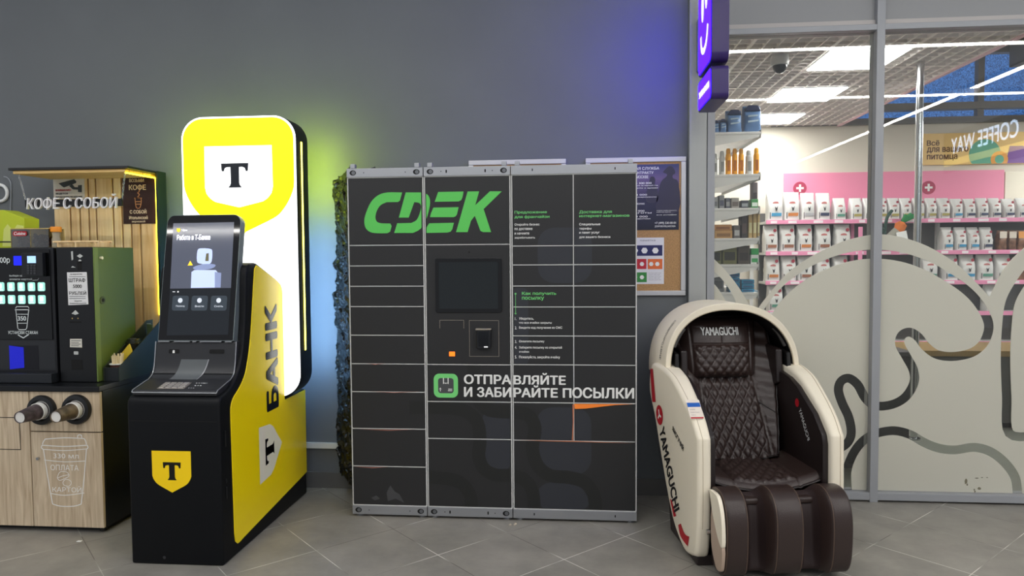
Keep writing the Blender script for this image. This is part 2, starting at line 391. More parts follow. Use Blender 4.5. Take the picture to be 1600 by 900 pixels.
def film(name, x0, x1, parent):
    e = [p for p in pz(smooth2(edge[:6], 3)[:-1]+smooth2(edge[5:18], 4)[:-1]+smooth2(edge[17:], 4), YF)]
    e[-1] = (3.05, 1.62); e += [(3.5, 1.75), (4.2, 1.7), (5.95, 1.5)]
    poly = clip([(.7, .06)]+[(.7, e[0][1])]+e+[(5.95, .06)], x0, x1, .0585, 2.8)
    o = MB().prism(poly, 'y', YF-.0008, YF+.0012).build(name, M_FROST)
    for s in strokes:
        rb = ribbon(pz(smooth2(s, 5), YF), .054)
        c = MB().prism(rb, 'y', YF-.03, YF+.03).build('c', M_FROST, smooth=0)
        md = o.modifiers.new('b', 'BOOLEAN'); md.operation = 'DIFFERENCE'; md.object = c; md.solver = 'EXACT'; md.use_self = True
        dg = bpy.context.evaluated_depsgraph_get(); me = bpy.data.meshes.new_from_object(o.evaluated_get(dg))
        o.modifiers.clear(); o.data = me; me.name = name; bpy.data.objects.remove(c)
    o.parent = parent; return o
film('frosted_film', .8355, 1.7625, w1); film('frosted_film', 1.8115, 5.9495, w2)
# scuffs left on the film
sc = front(YF-.0012)
for cx, cy, rx, ry in ((1509, 752, 2.5, 5), (1511, 757, 1.5, 2), (1526, 747, 3, .8), (1534, 746, 2, .7), (1542, 746, 1.6, .7), (1522, 765, 1.4, 2), (1530, 763, 3, 2.4), (1523, 768, 1.5, 1.5)):
    q = at(cx, cy, YF); sc.loops([(q.x+rx/260*math.cos(a)*(.7+.4*RND.random()), q.z+ry/260*math.sin(a)*(.7+.4*RND.random())) for a in [k*.5 for k in range(12)]])
sc.build('scuff_marks', mat('scuff', (128, 122, 100), .8), w2)
# ------------------------------------------------------------------ the pet shop behind the glass
YB = 8.8
m_sw = mat('warm_white_wall', (226, 218, 204), .6)
struct(MB().box(.62, 12, YB, YB+.1, 0, 3.04), 'wall_rear', m_sw)
struct(MB().box(.62, .68, YW+.12, YB, 0, 4.2), 'wall_shop_left', m_sw)
struct(MB().box(12, 12.1, YW, 9, 0, 4.2), 'wall_shop_right', m_sw)
pk = MB(); pk.box(2.45, 4.92, YB-.02, YB-.001, 1.2, 2.455, .003); 
struct(pk, 'trim_10', mat('pink_wall_panel', (246, 150, 182), .5))
struct(MB().box(4.93, 6.2, YB-.02, YB-.001, 1.2, 2.43, .003), 'trim_11', mat('ivory_panel', (240, 232, 214), .5))
struct(MB().box(2.3, 12, YB-.06, YB, 3.0, 3.045), 'trim_12', mat('wall_cap', (120, 118, 116), .6))
# grid ceiling: thin white blades, 10 cm cells, pink edge trim
gc = MB(); zc = 3.0
for i in range(0, 25):
    x = .65+i*.1; w = .013 if i % 6 == 0 else .0052
    gc.box(x-w, x+w, YW+.13, 8.79, zc, zc+(.05 if i % 6 == 0 else .038))
for j in range(0, 41):
    y = 4.7+j*.1; w = .013 if (j-2) % 6 == 0 else .0052
    gc.box(.65, 3.05, y-w, y+w, zc+.001, zc+.037)
struct(gc, 'ceiling', mat('white_grid', (244, 236, 233), .5), smooth=0)
struct(MB().box(3.05, 3.085, YW+.13, 8.79, zc-.012, zc+.075, .004), 'trim_13', mat('pink_ceiling_edge', (226, 190, 200), .5))
struct(MB().box(.62, 12.1, YW+.03, 9.3, 4.2, 4.3), 'ceiling_void', mat('dark_void', (58, 57, 56), .8))
# high windows with dusk trees beyond
hw = MB()
hw.box(.62, 12, YB, YB+.1, 3.80, 4.2)
for z0, z1 in ((3.16, 3.24), (3.045, 3.075)): hw.box(3.1, 12, YB-.03, YB+.08, z0, z1)
for x in (3.1, 4.62, 6.2, 7.8): hw.box(x, x+.07, YB+.0, YB+.08, 3.04, 3.8)
hwo = struct(hw, 'window_3', mat('grey_window_bars', (132, 126, 120), .5))
def dusk():
    m = bpy.data.materials.new('dusk_sky_branches'); m.use_nodes = True; nt = m.node_tree; nt.nodes.remove(nt.nodes['Principled BSDF'])
    tc = nt.nodes.new('ShaderNodeTexCoord'); v = nt.nodes.new('ShaderNodeTexVoronoi'); v.feature = 'DISTANCE_TO_EDGE'; v.inputs['Scale'].default_value = 13
    n = nt.nodes.new('ShaderNodeTexNoise'); n.inputs['Scale'].default_value = 9; n.inputs['Detail'].default_value = 8
    vm = nt.nodes.new('ShaderNodeVectorMath'); vm.operation = 'MULTIPLY_ADD'; vm.inputs[1].default_value = (.8, .8, .8)
    r = nt.nodes.new('ShaderNodeValToRGB'); r.color_ramp.elements[0].position = .02; r.color_ramp.elements[1].position = .16
    r.color_ramp.elements[0].color = (*lin((52, 78, 124)), 1); r.color_ramp.elements[1].color = (*lin((84, 136, 214)), 1)
    e = nt.nodes.new('ShaderNodeEmission'); e.inputs[1].default_value = .8
    nt.links.new(tc.outputs['Object'], n.inputs['Vector']); nt.links.new(n.outputs['Color'], vm.inputs[0]); nt.links.new(tc.outputs['Object'], vm.inputs[2])
    nt.links.new(vm.outputs[0], v.inputs['Vector']); nt.links.new(v.outputs['Distance'], r.inputs['Fac']); nt.links.new(r.outputs['Color'], e.inputs[0]); nt.links.new(e.outputs[0], nt.nodes['Material Output'].inputs[0])
    return m
struct(MB().box(2, 14, YB+.9, YB+.95, 2.6, 5.2), 'window_3_view', dusk())
# sloping grey beams under the void
for k, (x, w) in enumerate(((3.14, .95), (4.95, .40), (6.6, .36))):
    struct(MB().prism([(x, 4.2), (x+w, 4.2), (x+w, 3.62), (x, 3.62)], 'y', YW+.13, YB, .006), 'trim_%d' % (14+k), mat('grey_beam', (140, 134, 124), .7))
# ================================================================== lamps
def linear_lamp(x0, x1, y0, y1, z, label, s):
    t = thing('linear_lamp', label, 'lamp', ((x0+x1)/2, (y0+y1)/2, z))
    MB().box(x0, x1, y0, y1, z, z+.06, .006).build('housing', mat('lamp_housing', (150, 150, 150), .4, metal=.5), t)
    MB().box(x0+.004, x1-.004, y0+.004, y1-.004, z-.012, z-.0005, .003).build('diffuser', emat('lamp_diffuser_%s' % s, (255, 252, 246), s), t)
linear_lamp(-5, 7.5, -.59, -.51, 3.49, 'long white linear lamp running across the hall ceiling, farther from the lockers', L_HALL)
linear_lamp(-5, 7.5, 1.80, 1.87, 3.46, 'long white linear lamp across the hall ceiling, nearer to the lockers', L_HALL)
linear_lamp(4.95, 5.03, -8.3, 1.1, 3.58, 'long linear lamp running away from the glass partition in the hall', L_HALL)
ep = emat('shop_panel_light', (255, 254, 250), L_SHOP); fp = mat('panel_frame', (220, 220, 220), .4)
def panel_light(x, y, label, z=2.995):
    t = thing('ceiling_light', label, 'lamp', (x+.3, y+.3, z), 'square panel lights of the pet shop ceiling')
    MB().box(x+.01, x+.59, y+.01, y+.59, z, z+.03, .004).build('frame', fp, t); MB().box(x+.02, x+.58, y+.02, y+.58, z-.006, z-.0005).build('diffuser', ep, t)
panel_light(1.85, 5.5, 'square white panel light in the grid ceiling closest to the glass partition')
panel_light(1.85, 6.72, 'square white panel light in the middle of the grid ceiling row')
panel_light(1.85, 7.93, 'square white panel light in the grid ceiling closest to the pink wall')
for x, y in ((5.7, 5.4), (5.7, 6.7), (5.7, 8.0), (8.2, 6.0), (8.2, 7.4)): panel_light(x, y, 'added panel light out of view over the far aisles, brightening the pet shop')  # extra panels beyond the view, added to raise the shop's brightness
linear_lamp(2.9, 11, 6.55, 6.61, 3.45, 'white linear lamp hung under the grey beams of the pet shop', L_SHOPLINE)
# dome camera
t = thing('dome_camera', 'white dome security camera under the grid ceiling of the pet shop', 'camera', (1.53, 5.62, 3.0))
MB().lathe([(.02, 3.0), (.062, 2.995), (.068, 2.95), (.060, 2.925), (.05, 2.92)], (1.53, 5.62, 0), 28).build('housing', mat('camera_white', (205, 205, 205), .4), t)
MB().lathe([(.052, 2.922), (.05, 2.905), (.042, 2.885), (.026, 2.868), (.0, 2.862)], (1.53, 5.62, 0), 28).build('dome', mat('smoked_dome', (40, 40, 42), .12), t)
# coffee shop front on the other side of the hall, seen as a reflection in the glass
t = thing('shop_sign', 'lit white cafe lettering across the hall, seen mirrored in the glass partition', 'sign', (6.05, -2.35, 3.1))
A = Art((6.03, -1.47, 3.085), (0, -1, 0), (0, 0, 1)); A.text('COFFEE WAY', 0, 1.77, 0, .25, bold=.012)
A.build('letters', emat('sign_letters', (206, 226, 255), 9), t)
MB().box(6.04, 6.08, -3.5, -1.2, 2.80, 3.45, .004).build('backing', mat('sign_backing', (28, 28, 30), .6), t)
MB().box(6.0, 6.04, -3.4, -1.3, 2.90, 3.00, .004).build('light_strip', emat('sign_strip', (255, 225, 120), 2.0), t)
# ================================================================== pet shop goods
pole = MB().cyl((2.715, 6.0, 0), (2.715, 6.0, 3.0), .027, n=28)
t = thing('ceiling_pole', 'polished steel pole standing in the pet shop near the glass', 'pole', (2.715, 6, 0))
pole.build('tube', M_STEEL, t); MB().lathe([(.05, .0), (.05, .012), (.03, .02)], (2.715, 6, 0)).build('flange', M_STEEL, t)
# emblems and banner on the rear wall
def emblem(px, py, label):
    c = at(px, py, YB-.03); t = thing('cross_emblem', label, 'sign', (c.x, YB-.02, c.z))
    MB().cyl((c.x, YB-.03, c.z), (c.x, YB-.0205, c.z), .076, n=40).build('disc', mat('emblem_red', (178, 62, 92), .5), t)
    A = front(YB-.03); A.loops([(c.x+a*.012, c.z+b*.012) for a, b in ((-1, -1), (-1, -3.6), (1, -3.6), (1, -1), (3.6, -1), (3.6, 1), (1, 1), (1, 3.6), (-1, 3.6), (-1, 1), (-3.6, 1), (-3.6, -1))])
    A.build('cross', M_WHITE, t)
emblem(1250, 294, 'dark red sign with a white cross at the rack end of the pink panel')
emblem(1451, 293, 'dark red sign with a white cross under the yellow banner')
b0 = at(1439, 258, YB-.03); b1 = at(1439, 209, YB-.03); bx1 = b0.x+1.22
t = thing('banner', 'yellow banner reading Всё для вашего питомца above the pink panel', 'banner', (b0.x+.6, YB-.02, b0.z))
MB().box(b0.x, bx1, YB-.03, YB-.002, b0.z, b1.z, .003).build('board', mat('banner_yellow', (250, 210, 138), .5), t)
A = front(YB-.031)
for body, y0, y1, x1 in (('Всё', 219, 228, 1468), ('для вашего', 229, 240, 1513), ('питомца', 241, 251.5, 1496)): line_px(A, body, 1448, x1, y0, y1, YB-.03, bold=.02)
A.build('lettering', mat('banner_brown', (104, 66, 44), .6), t)
A = front(YB-.031); A.loops(clip(disc2(b0.x+.70, b0.z+.11, .175, 32), b0.x, bx1, b0.z+.004, b1.z)); A.build('green_ball', mat('ball_green', (112, 186, 158), .5), t)
A = front(YB-.032); A.loops(clip(disc2(b0.x+.86, b0.z+.05, .095, 28), b0.x, bx1, b0.z+.004, b1.z), ) ; A.build('orange_ring', mat('ring_orange', (240, 168, 84), .5), t)
A = front(YB-.0328); A.loops(clip(disc2(b0.x+.86, b0.z+.05, .05, 24), b0.x, bx1, b0.z+.004, b1.z)); A.build('ring_hole', mat('ball_green', (0, 0, 0)), t)
A = front(YB-.031); A.loops(clip([(b0.x+.93, b0.z), (b0.x+.97, b0.z+.20), (b0.x+1.12, b0.z+.2), (b0.x+1.2, b0.z)], b0.x, bx1, b0.z+.004, b1.z)); A.build('purple_shape', mat('banner_purple', (128, 84, 160), .5), t)
# rear shelf unit
YS = 8.4; ZS = (1.875, 1.52, 1.185, .84, .5); m_sh = mat('shelf_white', (224, 222, 220), .4); m_pink = mat('shelf_pink_lip', (238, 150, 186), .45); m_tag = mat('price_tag', (246, 232, 238), .5)
t = thing('shelf_unit', 'long shelf unit with pink front lips along the rear wall of the pet shop', 'shelf', (4.2, 8.6, 0))
MB().box(2.15, 7.2, 8.70, 8.72, 0, 1.98, 0).build('back_panel', mat('shelf_back_grey', (96, 94, 92), .6), t)
for z in ZS:
    o = MB().box(2.15, 7.2, YS, 8.70, z-.03, z, .003).build('shelf', m_sh, t)
    MB().box(2.15, 7.2, YS-.012, YS-.001, z-.035, z+.012, .002).build('lip', m_pink, o)
    g = MB(); x = 2.2
    while x < 6: g.box(x, x+.06+.05*RND.random(), YS-.015, YS-.0125, z-.026, z+.003); x += .17+.12*RND.random()
    g.build('price_strip', m_tag, o)
for px in (1182, 1343, 1480, 1640):
    x = at(px, 380, 8.45).x; MB().box(x-.02, x+.02, 8.66, 8.70, 0, 1.98, .003).build('upright', m_pink if px == 1343 else m_sh, t)
x = at(1343, 380, YS).x; MB().box(x-.022, x+.022, YS-.03, YS-.016, .5, 1.80, .003).build('divider', m_pink, t)
m_bag = mat('bag_white', (226, 224, 222), .38, bump=.25, bscale=14)
def bag_mesh(name, w, h, d, seed):
    r = random.Random(seed); mb = MB(); nu, nv = 20, 9
    def fn(u, v):
        a = 2*PI*u; e = .35
        cx = abs(math.cos(a))**e*math.copysign(1, math.cos(a)); cy = abs(math.sin(a))**e*math.copysign(1, math.sin(a))
        dd = d/2*(1+.15*math.sin(v*PI))*(1 if v < .5 else max(.04, 1-((v-.5)/.5)**1.6)); ww = w/2*(1-.05*math.sin(v*PI)+.01*v)
        return (cx*ww+.004*r.uniform(-1, 1), cy*dd+.004*r.uniform(-1, 1)*(v < .9), v*h+.003*r.uniform(-1, 1)*(0 < v < 1))
    mb.grid(fn, nu, nv, cu=True); mb.f.append(tuple(range(nu))[::-1]); mb.mi.append(0)
    return mb
BANDS = {'blue': (64, 148, 190), 'orange': (200, 122, 60), 'navy': (58, 66, 92), 'olive': (176, 164, 92), 'green': (92, 150, 130), 'brown': (150, 96, 70), 'grey': (176, 176, 180)}
def food_bag(x0, x1, ytop, ybase, band, label, rowi, crest):
    a = at(x0, ybase, YS+.05); b = at(x1, ytop, YS+.05); w = (b.x-a.x)*.98; h = min(b.z-ZS[rowi], .345 if rowi == 0 else (.312, .312, .292, .30)[rowi]); cx = (a.x+b.x)/2; z = ZS[rowi]+.0015; yc = YS+.11
    t = thing('pet_food_bag', label, 'bag', (cx, yc, z), 'white pet food bags on the pink shelves')
    mb = bag_mesh('bag', w, h, .15, RND.randint(0, 999)); mb.v = [(p[0]+cx, p[1]+yc, p[2]+z) for p in mb.v]; mb.build('pouch', m_bag, t, smooth=50)
    yf = yc-.094; m = front(yf, 0)
    m.loops([(cx-w*.30, z+h*.17), (cx+w*.34, z+h*.17), (cx+w*.36, z+h*.28), (cx-w*.28, z+h*.28)]); m.build('colour_band', mat('band_'+band, BANDS[band], .5), t)
    m = front(yf, 0); m.loops([(cx-w*.40, z+h*.08), (cx-w*.35, z+h*.08), (cx-w*.35, z+h*.30), (cx-w*.40, z+h*.30)])
    m.loops([(cx-w*.02, z+h*.34), (cx+w*.07, z+h*.36), (cx+w*.12, z+h*.52), (cx+w*.03, z+h*.45), (cx-w*.08, z+h*.5)]); m.build('print', mat('bag_dark_print', (66, 64, 66), .5), t)
    m = front(yf+.012, 0); m.loops([(cx-w*.22, z+h*.60), (cx+w*.2, z+h*.60), (cx+w*.16, z+h*.66), (cx, z+h*.68), (cx-w*.2, z+h*.65)]); m.build('red_print', mat('bag_red_print', (196, 120, 116), .5), t)
    if crest:
        m = front(yf+.018, 0); m.loops(disc2(cx+w*.24, z+h*.8, w*.12, 14)); m.build('crest', mat('bag_crest', (164, 54, 70), .5), t)
ORD = ['first', 'second', 'third', 'fourth', 'fifth', 'sixth', 'seventh', 'eighth', 'ninth', 'tenth', 'eleventh', 'twelfth', 'thirteenth', 'fourteenth', 'fifteenth', 'sixteenth', 'seventeenth', 'eighteenth', 'nineteenth', 'twentieth']
rows = [
 (342, 0, 'top', [(1199, 1224, 300, 'blue'), (1225, 1250, 300, 'orange'), (1252, 1274, 301, 'grey'), (1276, 1298, 301, 'navy'), (1303, 1322, 309, 'green'), (1329, 1348, 309, 'olive'), (1350, 1366, 309, 'olive'), (1370, 1387, 309, 'olive'), (1388, 1406, 309, 'olive'), (1407, 1425, 309, 'olive'), (1428, 1445, 309, 'olive'), (1447, 1464, 309, 'olive'), (1466, 1485, 309, 'olive'), (1487, 1505, 310, 'blue'), (1507, 1525, 310, 'navy'), (1527, 1545, 309, 'navy'), (1547, 1565, 309, 'navy'), (1567, 1586, 310, 'navy'), (1589, 1608, 309, 'navy')]),
 (393, 1, 'second', [(1194, 1216, 349, 'brown'), (1219, 1243, 349, 'brown'), (1246, 1270, 350, 'orange'), (1275, 1299, 350, 'brown'), (1305, 1330, 350, 'brown'), (1472, 1490, 355, 'blue'), (1493, 1511, 355, 'blue'), (1513, 1531, 355, 'blue'), (1533, 1552, 355, 'navy')]),
 (437, 2, 'third', [(1196, 1219, 397, 'orange'), (1221, 1245, 397, 'brown'), (1247, 1270, 397, 'brown'), (1275, 1298, 397, 'green'), (1302, 1326, 397, 'grey'), (1440, 1466, 397, 'green'), (1474, 1498, 397, 'blue'), (1501, 1525, 397, 'blue'), (1528, 1553, 398, 'green'), (1556, 1581, 398, 'green')]),
 (482, 3, 'fourth', [(1200, 1224, 441, 'green'), (1228, 1252, 441, 'navy'), (1256, 1280, 441, 'green'), (1540, 1566, 441, 'brown')])]
for base, ri, rn, L in rows:
    for k, (x0, x1, yt, bn) in enumerate(L):
        food_bag(x0, x1, yt, base, bn, 'white pet food bag with %s band, %s from the left on the %s pink shelf' % (bn, ORD[k], rn), ri, k > 6 or ri > 0)
# treat bags, brown, on the second and third shelf
def treat(px0, px1, yt, yb, ri, label, top):
    a = at(px0, yb, YS+.04); b = at(px1, yt, YS+.04); cx = (a.x+b.x)/2; w = b.x-a.x; h = min(b.z-ZS[ri], .29); t = thing('treat_bag', label, 'bag', (cx, YS+.09, ZS[ri]), 'clear bags of brown dog treats')
    mb = bag_mesh('b', w, h, .1, RND.randint(0, 999)); mb.v = [(p[0]+cx, p[1]+YS+.09, p[2]+ZS[ri]+.0015) for p in mb.v]; mb.build('pouch', mat('treat_brown', (120, 84, 62), .35, var=.5, vscale=18), t)
    MB().box(cx-w*.45, cx+w*.45, YS+.035, YS+.04, ZS[ri]+h*.62, ZS[ri]+h*.95, .002).build('header_card', mat('card_'+top, {'orange': (232, 160, 84), 'white': (226, 214, 200)}[top], .5), t)
treat(1561, 1574, 360, 393, 1, 'bag of brown dog treats with white header, nearest the navy banded bags', 'white')
treat(1576, 1589, 360, 393, 1, 'bag of brown dog treats with white header, nearest the orange header one', 'white')
treat(1590, 1607, 360, 393, 1, 'bag of dark dog treats with an orange header card on the second shelf', 'orange')
treat(1584, 1606, 402, 440, 2, 'bag of brown dog chews at the end of the third pink shelf', 'orange')
# rope and carrot toys hung in front of the second shelf
t = thing('crinkle_toy', 'dark green leafy crinkle toy with a grey tag, hung beside the steel pole', 'toy', at(1385, 370, 8.3))
c = at(1383, 360, 8.3); mb = MB()
for k, (dx, dz) in enumerate(((.07, .22), (-.12, .06), (-.13, -.05), (.0, -.16))):
    mb.tube(smooth2([(c.x, 8.3, c.z), (c.x+dx*.4-.02, 8.28, c.z+dz*.6), (c.x+dx, 8.3, c.z+dz)], 4), .018, 8)
mb.build('leaves', mat('toy_green', (36, 66, 56), .6), t)
A = Art((c.x+.02, 8.27, c.z-.02), (.8, 0, -.6), (.6, 0, .8)); A.loops([(0, -.06), (.22, -.06), (.22, .07), (.02, .08)]); A.build('tag', mat('toy_tag', (168, 164, 152), .6), t)
c = at(1411, 366, 8.3); t = thing('carrot_toy', 'orange and green plush carrot toy with a white tag, beside the steel pole', 'toy', c)
MB().lathe([(0, -.1), (.03, -.08), (.055, .0), (.06, .05), (.03, .08), (0, .085)], (c.x-.03, 8.32, c.z+.06), 16, (.3, 0, 1)).build('body', mat('toy_orange', (220, 120, 50), .7), t)
mb = MB()
for a in (-.5, 0, .5, 1.0): mb.tube([(c.x, 8.32, c.z+.14), (c.x+.06*math.sin(a)+.05, 8.31, c.z+.19), (c.x+.12*math.sin(a)+.09, 8.31, c.z+.17+.05*math.cos(a))], .022, 8)
mb.build('leaves', mat('toy_leaf', (40, 130, 70), .7), t)
A = Art((c.x-.02, 8.25, c.z-.10), (.95, 0, .2), (-.2, 0, .95)); A.loops([(-.05, -.06), (.06, -.06), (.06, .13), (-.05, .13)]); A.build('tag', M_WHITE, t)
# dark low stand behind the frosted glass, seen through its clear lines
t = thing('display_stand', 'low dark grey display stand on the shop floor behind the frosted glass', 'stand', (2.3, 5.3, 0))
MB().box(1.75, 2.28, 5.1, 5.75, .06, .80, .006).build('body', mat('stand_dark', (44, 46, 48), .5), t); MB().box(1.73, 2.30, 5.08, 5.77, .80, .83, .004).build('top', mat('stand_top', (70, 72, 74), .4), t); MB().box(1.80, 2.23, 5.15, 5.7, 0, .06).build('plinth', M_BLACK, t)
t = thing('wooden_counter', 'low pale wooden counter on the shop floor beside the dark stand', 'counter', (3.0, 6.6, 0))
MB().box(2.85, 4.6, 6.4, 7.0, .05, .62, .006).build('body', mat('counter_grey', (86, 86, 84), .5), t); MB().box(2.83, 4.62, 6.38, 7.02, .62, .67, .004).build('top', mat('counter_oak', (140, 116, 74), .45), t); MB().box(2.9, 4.55, 6.45, 6.95, 0, .05).build('plinth', M_BLACK, t)
# end rack by the post: white shelves with tapering brackets, goods seen from their end
YR = 6.0; RZ = [at(1150, y, YR).z for y in (206, 272, 325, 372, 413, 457)]; xr = at(1190, 212, YR).x; xl = 1.05
t = thing('display_rack', 'white display rack with tapering shelf brackets right behind the silver post', 'shelf', (1.3, 6.6, 0))
MB().box(xl-.02, xl+.02, 6.0, 7.6, .0, 2.6, .003).build('back_panel', m_sh, t)
for x in (xl+.03,): MB().box(x, x+.03, 6.0, 6.03, 0, 2.7, .003).build('upright', m_sh, t)
for k, z in enumerate(RZ):
    xe = xr-.012*k*.2
    o = MB().box(xl+.02, xe, YR, 7.55, z-.022, z, .003).build('shelf', m_sh, t)
    MB().box(xe-.008, xe, YR, 7.55, z-.05, z+.015, .002).build('lip', mat('shelf_lip_grey', (196, 196, 194), .4), o)
    MB().prism([(xl+.02, z-.022), (xe-.01, z-.022), (xe-.02, z-.045), (xl+.02, z-.12)], 'y', YR+.002, YR+.006).build('bracket', m_sh, o)
def rbox(px0, px1, yt, k, col, name, label, cat, d=.16, top=None, y=None, group=None, z0=None):
    Y = y or YR+.05; a = at(px0, 300, Y); b = at(px1, 300, Y); zt = at(px0, yt, Y).z; z = RZ[k] if z0 is None else z0
    t = thing(name, label, cat, ((a.x+b.x)/2, Y+d/2, z), group)
    MB().box(a.x, b.x, Y, Y+d, z+.0005, zt, .004).build('carton', mat('pack_%d_%d_%d' % col, col, .4), t)
    if top:
        A = front(Y); w = b.x-a.x; h = zt-z; A.loops([(a.x+w*.12, z+h*.2), (b.x-w*.12, z+h*.2), (b.x-w*.12, z+h*.62), (a.x+w*.12, z+h*.62)]); A.build('label_print', mat('print_%d_%d_%d' % top, top, .5), t)
def pouch(px0, px1, yt, k, col, name, label, cat, cap, d=.14):
    Y = YR+.12; a = at(px0, 300, Y); b = at(px1, 300, Y); zt = at(px0, yt, Y).z; z = RZ[k]; w = b.x-a.x; h = zt-z; cx = (a.x+b.x)/2
    t = thing(name, label, cat, (cx, Y, z), 'blue bags on top of the display rack')
    mb = bag_mesh('p', w, h, d, RND.randint(0, 999)); mb.v = [(p[0]+cx, p[1]+Y, p[2]+z+.0015) for p in mb.v]; mb.build('pouch', mat('bag_blue', col, .35, var=.12, vscale=12), t, smooth=50)
    MB().prism([(cx-w*.48, z+h*.80), (cx+w*.48, z+h*.80), (cx+w*.30, z+h*1.0), (cx-w*.25, z+h*1.01)], 'y', Y-d*.42, Y-d*.1, .006).build('top_fold', mat('bag_navy', cap, .4), t)
    A = front(Y-d*.59); A.loops([(cx-w*.3, z+h*.35), (cx+w*.3, z+h*.40), (cx+w*.3, z+h*.46), (cx-w*.3, z+h*.42)]); A.loops([(cx-w*.3, z+h*.55), (cx+w*.25, z+h*.58), (cx+w*.25, z+h*.64), (cx-w*.3, z+h*.62)]); A.build('print', mat('bag_pale_print', (170, 190, 205), .5), t)
pouch(1111, 1121, 190, 0, (92, 124, 168), 'feed_bag', 'small pale blue bag closest to the post on the top of the rack', 'bag', (30, 40, 76))
pouch(1122, 1132, 188, 0, (60, 84, 136), 'feed_bag', 'small dark blue bag between two taller ones on top of the rack', 'bag', (24, 32, 66))
pouch(1133, 1156, 174, 0, (92, 124, 168), 'feed_bag', 'blue bag with a peaked navy top, on top of the rack', 'bag', (26, 34, 66))
pouch(1159, 1186, 167, 0, (104, 140, 186), 'feed_bag', 'tallest blue bag with coloured print, at the open end of the rack top', 'bag', (28, 38, 90))
def bottle(px0, px1, yt, col, label, cap):
    Y = YR+.1; a = at(px0, 300, Y); b = at(px1, 300, Y); zt = at(px0, yt, Y).z; z = RZ[1]; r = (b.x-a.x)/2*.96; h = zt-z; cx = (a.x+b.x)/2
    t = thing('shampoo_bottle', label, 'bottle', (cx, Y, z), 'shampoo bottles on the second shelf of the rack')
    MB().lathe([(r*.96, .001), (r, .01), (r, h*.68), (r*.92, h*.76), (r*.7, h*.8)], (cx, Y, z), 22).build('body', mat('bottle_%d_%d_%d' % col, col, .35), t)
    MB().lathe([(r*.75, h*.8), (r*.8, h*.81), (r*.78, h*.93), (r*.5, h*.99), (0, h)], (cx, Y, z), 22).build('cap', mat('cap_%d_%d_%d' % cap, cap, .35), t)
    A = front(Y-r*1.0); A.loops([(cx-r*.5, z+h*.15), (cx+r*.5, z+h*.15), (cx+r*.5, z+h*.55), (cx-r*.5, z+h*.55)]); A.build('label_print', mat('bottle_label_%d' % col[0], tuple(max(0, c-70) for c in col), .5), t)
OR_ = (244, 168, 24); WH_ = (206, 204, 200)
for i, (p0, p1, yt, col, lb, cap) in enumerate(((1112, 1121, 240, WH_, 'white bottle nearest the silver post on the second rack shelf', WH_), (1123, 1132, 236, WH_, 'white bottle beside the first orange one', WH_), (1133, 1142, 232, OR_, 'orange bottle, first of three together on the rack', (230, 160, 50)), (1143, 1152, 232, OR_, 'orange bottle, middle of the three together on the rack', (230, 160, 50)), (1153, 1162, 232, OR_, 'orange bottle, last of the three together on the rack', (230, 160, 50)), (1164, 1175, 235, WH_, 'white bottle between the orange ones on the rack', WH_), (1176.5, 1186, 231, OR_, 'single orange bottle at the open end of the second shelf', (236, 170, 40)))): bottle(p0, p1, yt, col, lb, cap)
GB = 'small packs on the lower shelves of the display rack'
